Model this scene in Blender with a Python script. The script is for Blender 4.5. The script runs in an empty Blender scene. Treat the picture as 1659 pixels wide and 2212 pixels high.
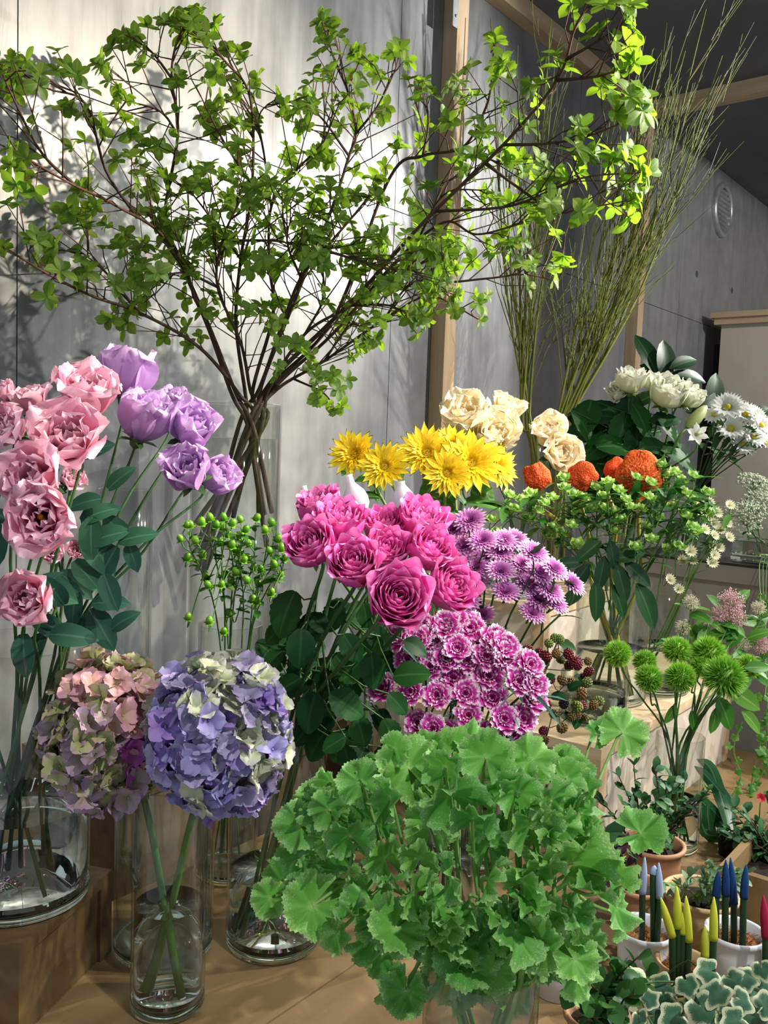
import bpy, math, random
from mathutils import Vector, Matrix

# ------------------------------------------------------------------ camera, world, lights, exposure
sc = bpy.context.scene
COL = sc.collection
A_, P_, R_ = math.radians(38.5), math.radians(4.515), math.radians(2.06)
FPX, CAMH = 1912.0, 1.45
FW = Vector((math.cos(A_)*math.cos(P_), math.sin(A_)*math.cos(P_), -math.sin(P_)))
R0 = Vector((math.sin(A_), -math.cos(A_), 0)); U0 = R0.cross(FW)
RT = R0*math.cos(R_) + U0*math.sin(R_)
UPC = -R0*math.sin(R_) + U0*math.cos(R_)
CAM = Vector((0, 0, CAMH)); UP = Vector((0, 0, 1)); TO = -FW
cam = bpy.data.cameras.new('camera'); cam.sensor_fit = 'HORIZONTAL'; cam.sensor_width = 36
cam.lens = 36*FPX/1659; cam.clip_start = .02
camo = bpy.data.objects.new('camera', cam); COL.objects.link(camo)
camo.matrix_world = Matrix(((RT.x, UPC.x, -FW.x, CAM.x), (RT.y, UPC.y, -FW.y, CAM.y), (RT.z, UPC.z, -FW.z, CAM.z), (0, 0, 0, 1)))
sc.camera = camo
def ray(x, y): return FW + RT*((x-829.5)/FPX) - UPC*((y-1106)/FPX)
def W(x, y, d): return CAM + ray(x, y)*d
def onz(x, y, z):
    v = ray(x, y); return CAM + v*((z-CAMH)/v.z)
def ony(x, y, Y):
    v = ray(x, y); return CAM + v*(Y/v.y)
def onx(x, y, X):
    v = ray(x, y); return CAM + v*(X/v.x)

world = bpy.data.worlds.new('shop_ambient'); sc.world = world; world.use_nodes = True
world.node_tree.nodes['Background'].inputs[0].default_value = (.80, .88, 1, 1)
world.node_tree.nodes['Background'].inputs[1].default_value = .36
def spot(name, loc, target, power, angle, col, size=.03, blend=.5):
    l = bpy.data.lights.new(name, 'SPOT'); l.energy = power; l.spot_size = math.radians(angle); l.spot_blend = blend
    l.color = col; l.shadow_soft_size = size
    o = bpy.data.objects.new(name, l); COL.objects.link(o); o.location = loc
    o.rotation_euler = (Vector(target)-Vector(loc)).to_track_quat('-Z', 'Y').to_euler()
spot('ceiling_or_fill_spot', (2.05, -.62, 2.74), (.74, 1.45, 1.72), 200, 50, (1, .88, .68), .02)
spot('ceiling_or_fill_spot', (3.85, -.37, 2.74), (1.70, .95, 2.0), 240, 54, (1, .98, .92), .02)
spot('ceiling_or_fill_spot', (1.95, -.95, 2.74), (.98, .50, 1.10), 56, 54, (1, .96, .88), .025)
spot('ceiling_or_fill_spot', (.45, -.75, 2.74), (1.05, .55, 1.15), 64, 52, (1, .97, .92), .025)
spot('ceiling_or_fill_spot', (2.9, -1.9, 2.74), (4.35, 1.2, 1.70), 135, 52, (1, .97, .93), .03)  # added fill to brighten the far cabinet and wall, no lamp known there
spot('ceiling_or_fill_spot', (2.75, -.75, 2.74), (1.75, .95, 1.30), 120, 52, (1, .96, .88), .025)
vs = sc.view_settings
sc.display_settings.display_device = 'sRGB'
vs.view_transform = 'Standard'; vs.look = 'None'; vs.gamma = 1; vs.use_curve_mapping = False; vs.exposure = 0.85
sc.cycles.transparent_max_bounces = 32
sc.cycles.max_bounces = 10

# ------------------------------------------------------------------ helpers
RN = random.Random(7)
def U(a, b): return RN.uniform(a, b)
def clamp(x, a=0., b=1.): return max(a, min(b, x))
def rvec(s=1.0): return Vector((U(-s, s), U(-s, s), U(-s, s)))
def hexc(h):
    h = h.lstrip('#'); out = []
    for i in (0, 2, 4):
        c = int(h[i:i+2], 16)/255
        out.append(c/12.92 if c <= .04045 else ((c+.055)/1.055)**2.4)
    return (*out, 1)

class MB:
    def __init__(s): s.V = []; s.F = []; s.T = []
    def v(s, p, uv=(.5, .5)): s.V.append((p[0], p[1], p[2])); s.T.append(uv); return len(s.V)-1
    def grid(s, rows, uvs, close=False):
        ids = [[s.v(p, t) for p, t in zip(r, tt)] for r, tt in zip(rows, uvs)]
        n = len(ids[0])
        for j in range(len(ids)-1):
            for i in range(n if close else n-1):
                k = (i+1) % n
                s.F.append((ids[j][i], ids[j][k], ids[j+1][k], ids[j+1][i]))
        return ids
    def tube(s, pts, rad, n=6, cap=True):
        pts = [Vector(p) for p in pts]
        m = len(pts); rows = []; uvs = []
        t0 = (pts[1]-pts[0]).normalized()
        ref = t0.orthogonal().normalized()
        for j, p in enumerate(pts):
            t = (pts[min(j+1, m-1)]-pts[max(j-1, 0)])
            t = t.normalized() if t.length > 1e-9 else t0
            ref = (ref - t*ref.dot(t)); ref = ref.normalized() if ref.length > 1e-6 else t.orthogonal().normalized()
            b = t.cross(ref); r = rad[j] if hasattr(rad, '__len__') else rad
            rows.append([p + (ref*math.cos(2*math.pi*i/n)+b*math.sin(2*math.pi*i/n))*r for i in range(n)])
            uvs.append([(i/n, j/(m-1)) for i in range(n)])
        ids = s.grid(rows, uvs, True)
        if cap: s.F.append(tuple(ids[-1])); s.F.append(tuple(reversed(ids[0])))
    def lathe(s, prof, n=32, c=(0, 0, 0), M=None, cap0=False, cap1=False):
        rows = [[Vector((c[0]+r*math.cos(2*math.pi*i/n), c[1]+r*math.sin(2*math.pi*i/n), c[2]+z)) for i in range(n)] for r, z in prof]
        if M is not None: rows = [[M @ p for p in r] for r in rows]
        ids = s.grid(rows, [[(i/n, j/max(1, len(prof)-1)) for i in range(n)] for j in range(len(prof))], True)
        if cap0: s.F.append(tuple(reversed(ids[0])))
        if cap1: s.F.append(tuple(ids[-1]))
    def box(s, lo, hi, M=None):
        x0, y0, z0 = lo; x1, y1, z1 = hi
        c = [Vector(p) for p in ((x0, y0, z0), (x1, y0, z0), (x1, y1, z0), (x0, y1, z0), (x0, y0, z1), (x1, y0, z1), (x1, y1, z1), (x0, y1, z1))]
        if M is not None: c = [M @ p for p in c]
        b = [s.v(p) for p in c]
        for f in ((0, 3, 2, 1), (4, 5, 6, 7), (0, 1, 5, 4), (1, 2, 6, 5), (2, 3, 7, 6), (3, 0, 4, 7)): s.F.append(tuple(b[i] for i in f))
    def ball(s, c, r, nu=8, nv=6, M=None, sz=1.0):
        c = Vector(c); rows = []
        for j in range(nv+1):
            th = math.pi*(j/nv)
            th = clamp(th, .08, math.pi-.08)
            rows.append([c+Vector((r*math.sin(th)*math.cos(2*math.pi*i/nu), r*math.sin(th)*math.sin(2*math.pi*i/nu), r*sz*math.cos(th))) for i in range(nu)])
        if M is not None: rows = [[M @ p for p in q] for q in rows]
        ids = s.grid(rows, [[(i/nu, 1-j/nv) for i in range(nu)] for j in range(nv+1)], True)
        s.F.append(tuple(reversed(ids[0]))); s.F.append(tuple(ids[-1]))
    def petal(s, L, Wd, ang, r0=0, z0=0, phi=0, Rc=1e3, ruf=0, rf=3, ph=0, vm=.65, base=.3, tip=.15, nu=7, nv=6, teeth=0, M=None, fold=0, rnd=.10):
        # midline starts at radius r0, its angle from the vertical runs through `ang`; cross-section bends round radius Rc
        rows = []; uvs = []; r, z = r0, z0; pa = ang[0]
        for j in range(nv):
            v = j/(nv-1)
            q = v*(len(ang)-1); k = min(int(q), len(ang)-2); a = math.radians(ang[k]+(ang[k+1]-ang[k])*(q-k))
            if j: r += L/(nv-1)*math.sin((a+pa)/2 if j else a); z += L/(nv-1)*math.cos((a+pa)/2)
            pa = a
            if v < vm: w = base+(1-base)*math.sin(math.pi/2*v/vm)
            else: w = tip+(1-tip)*math.sqrt(max(0, 1-((v-vm)/(1-vm))**2))
            row = []; uv = []
            for i in range(nu):
                u = -1+2*i/(nu-1); sx = u*w*Wd/2
                t = sx/Rc; tang = Rc*math.sin(t) if Rc < 100 else sx; sh = -Rc*(1-math.cos(t)) if Rc < 100 else 0
                sh += ruf*v*v*math.sin(rf*u*math.pi+ph+v*2)+fold*abs(u)*w
                ez = teeth*(v**3)*(1 if (i % 2) else -1) - (rnd*L*u*u*v if nv > 3 else 0)
                rr = r+sh*math.cos(a)+ez*math.sin(a); zz = z-sh*math.sin(a)+ez*math.cos(a)
                p = Vector((rr*math.cos(phi)-tang*math.sin(phi), rr*math.sin(phi)+tang*math.cos(phi), zz))
                row.append(M @ p if M is not None else p); uv.append(((u+1)/2, v))
            rows.append(row); uvs.append(uv)
        s.grid(rows, uvs)
    def build(s, name, mat, smooth=True):
        me = bpy.data.meshes.new(name)
        me.from_pydata(s.V, [], s.F)
        uvl = me.uv_layers.new(name='UVMap')
        n = len(me.loops); idx = [0]*n; me.loops.foreach_get('vertex_index', idx)
        flat = [c for i in idx for c in s.T[i]]
        uvl.data.foreach_set('uv', flat)
        if smooth: me.polygons.foreach_set('use_smooth', [True]*len(me.polygons))
        me.materials.append(mat); me.update()
        return me

WM = {}
def put(name, me, parent=None, M=None):
    o = bpy.data.objects.new(name, me); COL.objects.link(o)
    M = M if M is not None else Matrix.Identity(4)
    WM[o] = M
    if parent is not None:
        o.parent = parent; o.matrix_basis = WM[parent].inverted() @ M
    else: o.matrix_basis = M
    return o
def tag(o, label, cat, group=None, kind=None):
    o['label'] = label; o['category'] = cat
    if group: o['group'] = group
    if kind: o['kind'] = kind
    return o
def thing(name, label, cat, loc=(0, 0, 0), group=None):
    o = put(name, None, None, Matrix.Translation(Vector(loc))); o.empty_display_size = .01
    return tag(o, label, cat, group)
def struct(name, me, M=None):
    o = put(name, me, None, M); o['kind'] = 'structure'; return o
I4 = Matrix.Identity(4)
def MF(P, yd, zh, s=1.0):
    y = Vector(yd).normalized(); x = y.cross(Vector(zh))
    x = x.normalized() if x.length > 1e-5 else y.orthogonal().normalized()
    z = x.cross(y)
    return Matrix(((x.x*s, y.x*s, z.x*s, P[0]), (x.y*s, y.y*s, z.y*s, P[1]), (x.z*s, y.z*s, z.z*s, P[2]), (0, 0, 0, 1)))
def MZ(P, zd, s=1.0, spin=None):
    z = Vector(zd).normalized(); q = Vector((0, 0, 1)).rotation_difference(z)
    return Matrix.Translation(Vector(P)) @ q.to_matrix().to_4x4() @ Matrix.Rotation(U(0, 6.28) if spin is None else spin, 4, 'Z') @ Matrix.Scale(s, 4)
def face(up, to, rt=0): return (UP*up + TO*to + RT*rt).normalized()
def spline(pts, n=8):
    P = [Vector(p) for p in pts]
    P = [P[0]*2-P[1]]+P+[P[-1]*2-P[-2]]; out = []
    for k in range(1, len(P)-2):
        for j in range(n):
            t = j/n; a, b, c, d = P[k-1], P[k], P[k+1], P[k+2]
            out.append(.5*((2*b)+(c-a)*t+(2*a-5*b+4*c-d)*t*t+(3*b-a-3*c+d)*t**3))
    out.append(P[-2]); return out
ORD = ['leftmost', 'second from left', 'third from left', 'fourth from left', 'fifth from left', 'sixth from left', 'seventh from left', 'eighth from left', 'ninth from left', 'tenth from left', 'eleventh from left', 'twelfth from left', 'thirteenth from left', 'fourteenth from left', 'fifteenth from left', 'sixteenth from left']
def ranks(xs):
    order = sorted(range(len(xs)), key=lambda i: xs[i]); out = [0]*len(xs)
    for k, i in enumerate(order): out[i] = k
    n = len(xs)
    return ['rightmost' if k == n-1 else ORD[k] if k < len(ORD) and k <= n//2 else (ORD[n-1-k].replace('left', 'right')) for k in out]

# ------------------------------------------------------------------ materials
def nt(name):
    m = bpy.data.materials.new(name); m.use_nodes = True; t = m.node_tree; t.nodes.clear()
    return m, t, t.nodes, t.links
def ramp(n, stops, interp='LINEAR'):
    r = n.new('ShaderNodeValToRGB'); e = r.color_ramp.elements; r.color_ramp.interpolation = interp
    while len(e) > 1: e.remove(e[-1])
    e[0].position = stops[0][0]; e[0].color = hexc(stops[0][1])
    for p, c in stops[1:]:
        x = e.new(p); x.color = hexc(c)
    return r
def organic(name, stops, transl=.3, rough=.55, var=.25, nscale=60, namp=.18, axis='v', spec=.35, speck=None, bump=0, rib=None, tcol=None):
    """leaf / petal: colour runs along the blade (v) or across it (u); some light passes through"""
    m, t, n, l = nt(name)
    uv = n.new('ShaderNodeUVMap'); sep = n.new('ShaderNodeSeparateXYZ'); l.new(uv.outputs[0], sep.inputs[0])
    r = ramp(n, stops)
    src = sep.outputs[1]
    if axis == 'u':
        a = n.new('ShaderNodeMath'); a.operation = 'SUBTRACT'; l.new(sep.outputs[0], a.inputs[0]); a.inputs[1].default_value = .5
        b = n.new('ShaderNodeMath'); b.operation = 'ABSOLUTE'; l.new(a.outputs[0], b.inputs[0])
        c = n.new('ShaderNodeMath'); c.operation = 'MULTIPLY'; l.new(b.outputs[0], c.inputs[0]); c.inputs[1].default_value = 2
        src = c.outputs[0]
    tc = n.new('ShaderNodeTexCoord'); nz = n.new('ShaderNodeTexNoise'); nz.inputs['Scale'].default_value = nscale; nz.inputs['Detail'].default_value = 3
    l.new(tc.outputs['Object'], nz.inputs['Vector'])
    ad = n.new('ShaderNodeMath'); ad.operation = 'MULTIPLY_ADD'; l.new(nz.outputs['Fac'], ad.inputs[0]); ad.inputs[1].default_value = namp*1.6
    sb = n.new('ShaderNodeMath'); sb.operation = 'SUBTRACT'; l.new(src, sb.inputs[0]); sb.inputs[1].default_value = namp*.8
    l.new(sb.outputs[0], ad.inputs[2]); l.new(ad.outputs[0], r.inputs[0])
    oi = n.new('ShaderNodeObjectInfo')
    hv = n.new('ShaderNodeHueSaturation')
    mv = n.new('ShaderNodeMapRange'); l.new(oi.outputs['Random'], mv.inputs[0]); mv.inputs[3].default_value = 1-var; mv.inputs[4].default_value = 1+var
    l.new(mv.outputs[0], hv.inputs['Value'])
    mh = n.new('ShaderNodeMapRange'); l.new(oi.outputs['Random'], mh.inputs[0]); mh.inputs[3].default_value = .5+.02*var*4; mh.inputs[4].default_value = .5-.02*var*4
    l.new(mh.outputs[0], hv.inputs['Hue'])
    col = r.outputs[0]
    if speck:
        n2 = n.new('ShaderNodeTexNoise'); n2.inputs['Scale'].default_value = speck[1]; n2.inputs['Detail'].default_value = 5; l.new(tc.outputs['Object'], n2.inputs['Vector'])
        am = n.new('ShaderNodeMath'); am.operation = 'MULTIPLY_ADD'; l.new(sep.outputs[1], am.inputs[0]); am.inputs[1].default_value = speck[4]; l.new(n2.outputs['Fac'], am.inputs[2])
        r2 = n.new('ShaderNodeMapRange'); l.new(am.outputs[0], r2.inputs[0]); r2.inputs[1].default_value = speck[2]; r2.inputs[2].default_value = speck[3]
        mx = n.new('ShaderNodeMix'); mx.data_type = 'RGBA'; l.new(r2.outputs[0], mx.inputs['Factor']); l.new(col, mx.inputs['A']); mx.inputs['B'].default_value = hexc(speck[0]); col = mx.outputs['Result']
    if rib:
        a = n.new('ShaderNodeMath'); a.operation = 'SUBTRACT'; l.new(sep.outputs[0], a.inputs[0]); a.inputs[1].default_value = .5
        b = n.new('ShaderNodeMath'); b.operation = 'ABSOLUTE'; l.new(a.outputs[0], b.inputs[0])
        r3 = n.new('ShaderNodeMapRange'); l.new(b.outputs[0], r3.inputs[0]); r3.inputs[1].default_value = .015; r3.inputs[2].default_value = .06; r3.inputs[3].default_value = .75; r3.inputs[4].default_value = 0
        mx = n.new('ShaderNodeMix'); mx.data_type = 'RGBA'; l.new(r3.outputs[0], mx.inputs['Factor']); l.new(col, mx.inputs['A']); mx.inputs['B'].default_value = hexc(rib); col = mx.outputs['Result']
    l.new(col, hv.inputs['Color'])
    p = n.new('ShaderNodeBsdfPrincipled'); p.inputs['Roughness'].default_value = rough; p.inputs['Specular IOR Level'].default_value = spec
    l.new(hv.outputs[0], p.inputs['Base Color'])
    if bump:
        bp = n.new('ShaderNodeBump'); bp.inputs['Strength'].default_value = bump; bp.inputs['Distance'].default_value = .002; l.new(nz.outputs['Fac'], bp.inputs['Height']); l.new(bp.outputs[0], p.inputs['Normal'])
    o = n.new('ShaderNodeOutputMaterial')
    if transl > 0:
        tr = n.new('ShaderNodeBsdfTranslucent'); l.new(hv.outputs[0], tr.inputs['Color'])
        if tcol:
            for k in list(tr.inputs['Color'].links): l.remove(k)
            tr.inputs['Color'].default_value = hexc(tcol)
        mx = n.new('ShaderNodeMixShader'); mx.inputs[0].default_value = transl; l.new(p.outputs[0], mx.inputs[1]); l.new(tr.outputs[0], mx.inputs[2]); l.new(mx.outputs[0], o.inputs[0])
    else: l.new(p.outputs[0], o.inputs[0])
    return m
def solid(name, c1, c2=None, rough=.6, scale=(20, 20, 20), spec=.4, bump=0, detail=4, metal=0, lo=.35, hi=.65, coord='Object'):
    m, t, n, l = nt(name); c2 = c2 or c1
    tc = n.new('ShaderNodeTexCoord'); mp = n.new('ShaderNodeMapping'); mp.inputs['Scale'].default_value = scale; l.new(tc.outputs[coord], mp.inputs[0])
    nz = n.new('ShaderNodeTexNoise'); nz.inputs['Scale'].default_value = 1; nz.inputs['Detail'].default_value = detail; l.new(mp.outputs[0], nz.inputs['Vector'])
    r = ramp(n, [(lo, c1), (hi, c2)]); l.new(nz.outputs['Fac'], r.inputs[0])
    p = n.new('ShaderNodeBsdfPrincipled'); p.inputs['Roughness'].default_value = rough; p.inputs['Specular IOR Level'].default_value = spec; p.inputs['Metallic'].default_value = metal
    l.new(r.outputs[0], p.inputs['Base Color'])
    if bump:
        bp = n.new('ShaderNodeBump'); bp.inputs['Strength'].default_value = bump; bp.inputs['Distance'].default_value = .004; l.new(nz.outputs['Fac'], bp.inputs['Height']); l.new(bp.outputs[0], p.inputs['Normal'])
    o = n.new('ShaderNodeOutputMaterial'); l.new(p.outputs[0], o.inputs[0])
    return m
def wood(name, c1, c2, axis=0, rough=.6, s=1.0):
    sca = [42*s]*3; sca[axis] = 3*s
    return solid(name, c1, c2, rough, tuple(sca), .3, .08, 6, lo=.3, hi=.72)
def concrete():
    m, t, n, l = nt('cast_concrete')
    tc = n.new('ShaderNodeTexCoord')
    def noise(scale, det, stretch=(1, 1, 1)):
        mp = n.new('ShaderNodeMapping'); mp.inputs['Scale'].default_value = stretch; l.new(tc.outputs['Object'], mp.inputs[0])
        z = n.new('ShaderNodeTexNoise'); z.inputs['Scale'].default_value = scale; z.inputs['Detail'].default_value = det; l.new(mp.outputs[0], z.inputs['Vector']); return z
    a = noise(2.2, 6); b = noise(14, 8); c = noise(5, 5, (5, 1, .6))
    ra = ramp(n, [(.3, '#76777a'), (.5, '#86878a'), (.7, '#959697')]); l.new(a.outputs['Fac'], ra.inputs[0])
    rb = ramp(n, [(.3, '#6f7073'), (.55, '#898a8b'), (.75, '#a09f9d')]); l.new(b.outputs['Fac'], rb.inputs[0])
    mx = n.new('ShaderNodeMix'); mx.data_type = 'RGBA'; mx.inputs['Factor'].default_value = .4; l.new(ra.outputs[0], mx.inputs['A']); l.new(rb.outputs[0], mx.inputs['B'])
    rc = ramp(n, [(.35, '#d8d8d8'), (.6, '#ffffff')]); l.new(c.outputs['Fac'], rc.inputs[0])
    m2 = n.new('ShaderNodeMix'); m2.data_type = 'RGBA'; m2.blend_type = 'MULTIPLY'; m2.inputs['Factor'].default_value = .55; l.new(mx.outputs['Result'], m2.inputs['A']); l.new(rc.outputs[0], m2.inputs['B'])
    p = n.new('ShaderNodeBsdfPrincipled'); l.new(m2.outputs['Result'], p.inputs['Base Color'])
    mr = n.new('ShaderNodeMapRange'); l.new(c.outputs['Fac'], mr.inputs[0]); mr.inputs[1].default_value = .3; mr.inputs[2].default_value = .7; mr.inputs[3].default_value = .24; mr.inputs[4].default_value = .42
    l.new(mr.outputs[0], p.inputs['Roughness']); p.inputs['Specular IOR Level'].default_value = .5
    bp = n.new('ShaderNodeBump'); bp.inputs['Strength'].default_value = .12; bp.inputs['Distance'].default_value = .01; l.new(c.outputs['Fac'], bp.inputs['Height']); l.new(bp.outputs[0], p.inputs['Normal'])
    o = n.new('ShaderNodeOutputMaterial'); l.new(p.outputs[0], o.inputs[0]); return m
def glass_wall(name, tint=(.965, .98, .972, 1)):
    m, t, n, l = nt(name)
    lw = n.new('ShaderNodeLayerWeight'); lw.inputs[0].default_value = .5; pw = n.new('ShaderNodeMath'); pw.operation = 'POWER'; l.new(lw.outputs['Facing'], pw.inputs[0]); pw.inputs[1].default_value = 3.0
    fr = n.new('ShaderNodeMath'); fr.operation = 'MULTIPLY_ADD'; l.new(pw.outputs[0], fr.inputs[0]); fr.inputs[1].default_value = .8; fr.inputs[2].default_value = .045
    tr = n.new('ShaderNodeBsdfTransparent'); tr.inputs[0].default_value = tint
    gl = n.new('ShaderNodeBsdfGlossy'); gl.inputs['Roughness'].default_value = .03
    mx = n.new('ShaderNodeMixShader'); l.new(fr.outputs[0], mx.inputs[0]); l.new(tr.outputs[0], mx.inputs[1]); l.new(gl.outputs[0], mx.inputs[2])
    o = n.new('ShaderNodeOutputMaterial'); l.new(mx.outputs[0], o.inputs[0]); return m
def clear(name, ior, col):
    m, t, n, l = nt(name)
    p = n.new('ShaderNodeBsdfGlass'); p.inputs['IOR'].default_value = ior; p.inputs['Color'].default_value = col; p.inputs['Roughness'].default_value = 0
    o = n.new('ShaderNodeOutputMaterial'); l.new(p.outputs[0], o.inputs[0]); return m

CONC = concrete()
GLASS = glass_wall('vase_glass'); GBASE = clear('vase_base_glass', 1.45, (.93, .98, .96, 1)); WATER = clear('vase_water', 1.33, (.97, .99, .975, 1)); WATERC = glass_wall('still_water', (.98, .985, .98, 1))
PINE = wood('pale_pine', '#d8bf9e', '#c0a07a', 2); PINEX = wood('pale_pine_along', '#d8bf9e', '#c0a07a', 0); PINEY = wood('pale_pine_across', '#dcc6a6', '#c8ab84', 1)
PLY = wood('plywood_top', '#927a56', '#755d3d', 0, .5, .6); PLYD = wood('brown_plywood', '#6f5a3d', '#543f28', 0, .55, .8); DARKW = solid('dark_bench_board', '#3a3330', '#2c2725', .7)
CREAM = solid('cream_panel', '#d8cdbd', '#cfc3b2', .7, (6, 6, 6)); CEIL = solid('dark_grey_ceiling', '#7b7c80', '#707176', .85, (3, 3, 3)); FLOORM = solid('grey_floor', '#5b5853', '#4f4c48', .6, (4, 4, 4))
BLACK = solid('black_gap', '#0c0c0d', rough=.8); STEEL = solid('brushed_steel', '#b9bcc0', '#9da0a4', .35, metal=.55); GREYC = solid('grey_counter_board', '#8a8580', '#7b7671', .6, (5, 5, 5))
DKTOP = solid('dark_counter_top', '#2a2a2c', '#222224', .35); HOLE = solid('tie_hole_shadow', '#55575a', '#4a4c4f', .9)
STEM = organic('flower_stem', [(0, '#3f6a2c'), (1, '#5b8a3a')], 0, .5, .2); STEMD = organic('dark_stem', [(0, '#2b4a25'), (1, '#3c6430')], 0, .5, .2)
STEMP = organic('pale_stem', [(0, '#7d9a4c'), (1, '#93ad5c')], 0, .5, .15); BARK = organic('brown_bark', [(0, '#3b2c24'), (.6, '#4a352a'), (1, '#6b4636')], 0, .7, .15)
# ------------------------------------------------------------------ the room
TZ, SZ, CZ, BZ = .78, .97, 2.81, .60     # table top, stand top, ceiling, low bench
b = MB(); b.box((-1.5, -3.2, -.1), (5.7, 1.75, 0)); struct('floor', b.build('floor', FLOORM, False))
b = MB(); b.box((-1.5, -3.2, CZ), (5.7, 1.75, CZ+.12)); struct('ceiling', b.build('ceiling', CEIL, False))
b = MB(); b.box((-1.5, 1.506, 0), (5.7, 1.75, CZ)); wl = struct('wall_left', b.build('wall_left', HOLE, False))
sx = [-1.5, -.213, .827, 1.885, 2.911, 3.95, 5.0, 5.58]; szs = [0, .265, 2.065, CZ]
for i in range(len(sx)-1):
    for k in range(3):
        b = MB(); g = .0012; b.box((sx[i]+g, 1.5, szs[k]+g), (sx[i+1]-g, 1.5055, szs[k+1]-g)); put('concrete_panel', b.build('concrete_panel', CONC, False), wl)
for px, py, r in ((712, 155, .016), (1505, 592, .014), (1581, 627, .014), (1420, 541, .014), (1290, 780, .012), (1130, 395, .009), (1150, 655, .010)):
    P = ony(px, py, 1.4995); b = MB()
    b.lathe([(r*1.08, 0), (r, -.0006), (r*.96, .0012), (0.0005, .002)], 20, M=Matrix.Translation(P) @ Matrix.Rotation(math.pi/2, 4, 'X')); put('tie_hole', b.build('tie_hole', HOLE), wl)
b = MB(); b.box((5.58, -3.2, 0), (5.7, 1.5, CZ)); struct('wall_far', b.build('wall_far', CREAM, False))
def beam(name, lo, hi, mat, bev=.003):
    b = MB(); x0, y0, z0 = lo; x1, y1, z1 = hi
    b.box(lo, hi); return struct(name, b.build(name, mat, False))
p1 = beam('trim_1', (2.072, 1.452, 0), (2.125, 1.499, CZ), PINE)
p2 = beam('trim_2', (3.395, 1.452, 0), (3.448, 1.499, CZ), PINE)
beam('trim_3', (2.126, 1.452, 2.755), (3.394, 1.499, CZ), PINEX)
beam('trim_4', (3.395, -3.0, 2.755), (3.448, 1.451, CZ), PINEY)
P = ony(985, 10, 1.451); b = MB(); b.box((P.x-.014, 1.4495, P.z-.06), (P.x+.012, 1.4519, P.z+.06))
br = put('metal_bracket', b.build('metal_bracket', STEEL, False), p1)
b = MB(); b.lathe([(.004, 0), (.004, .002), (.001, .003)], 10, M=Matrix.Translation(Vector((P.x, 1.4495, P.z-.03))) @ Matrix.Rotation(math.pi/2, 4, 'X'), cap1=True); put('screw', b.build('screw', STEEL), br)

# round wall vent
V = ony(1557, 455, 1.5); t = thing('wall_vent', 'round steel louvred vent high on the concrete wall', 'vent', V)
MV = Matrix.Translation(V) @ Matrix.Rotation(math.pi/2, 4, 'X')
b = MB(); b.lathe([(.128, 0), (.128, .012), (.120, .022), (.104, .024), (.100, .012), (.100, 0)], 40, M=MV); put('rim', b.build('vent_rim', STEEL), t)
b = MB(); b.lathe([(.1, .001), (.001, .001)], 40, M=MV); put('backing', b.build('vent_backing', BLACK), t)
for k in range(9):
    z = -.084+k*.021; hw = math.sqrt(.099**2-z*z); b = MB()
    b.box((-hw, -.008, -.001), (hw, .008, .001), Matrix.Translation(V+Vector((0, -.012, z))) @ Matrix.Rotation(math.radians(-40), 4, 'X')); put('louvre', b.build('louvre', STEEL, False), t)

# far tall cabinet, its end face towards the camera
CX = 4.28
t = thing('tall_cabinet', 'tall cream cabinet with a wooden cornice by the far concrete wall', 'cabinet', (CX+.3, .7, 0))
b = MB(); b.box((CX, -.6, 0), (CX+.6, 1.415, 2.055)); put('body', b.build('cabinet_body', CREAM, False), t)
b = MB(); b.box((CX-.03, -.62, 2.055), (CX+.6, 1.44, 2.085)); b.box((CX-.045, -.62, 2.085), (CX+.6, 1.455, 2.11)); put('cornice', b.build('cornice', PINEY, False), t)
b = MB(); b.box((CX+.02, 1.415, 0), (CX+.06, 1.449, 1.97)); put('gap_shade_strip', b.build('gap_shade_strip', BLACK, False), t)  # black strip standing in for the shade in the gap beside the wall
# grey counter
KX, KZ = 2.10, 1.20
t = thing('shop_counter', 'grey counter with a dark top behind the lace flowers', 'counter', (KX+.3, .1, 0))
b = MB(); b.box((KX, -.7, 0), (KX+.6, .88, KZ-.045)); put('body', b.build('counter_body', GREYC, False), t)
b = MB(); b.box((KX-.012, -.7, KZ-.045), (KX+.6, .892, KZ-.006)); put('edge_band', b.build('counter_edge', GREYC, False), t)
b = MB(); b.box((KX-.010, -.7, KZ-.006), (KX+.6, .89, KZ)); put('counter_top', b.build('counter_top', DKTOP, False), t)

# display table, bench, plinths, stand
t = thing('display_table', 'large plywood display table carrying the front vases and pots', 'table', (1.2, .4, 0))
ys = [-.35, -.02, .33, .69, 1.05]
for k in range(4):
    b = MB(); b.box((.30, ys[k]+.0012, TZ-.035), (2.06, ys[k+1]-.0012, TZ)); put('top_board', b.build('top_board', PLY, False), t)
for x in (.36, 1.98):
    for y in (-.28, .98):
        b = MB(); b.box((x-.03, y-.03, 0), (x+.03, y+.03, TZ-.035)); put('leg', b.build('table_leg', PLYD, False), t)
t = thing('low_bench', 'low dark bench along the concrete wall behind the table', 'bench', (1.6, 1.28, 0))
b = MB(); b.box((.2, 1.08, BZ-.03), (2.95, 1.44, BZ)); put('bench_top', b.build('bench_top', DARKW, False), t)
for x in (.25, 1.5, 2.88):
    b = MB(); b.box((x-.02, 1.1, 0), (x+.02, 1.42, BZ-.03)); put('leg', b.build('bench_leg', DARKW, False), t)
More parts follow.
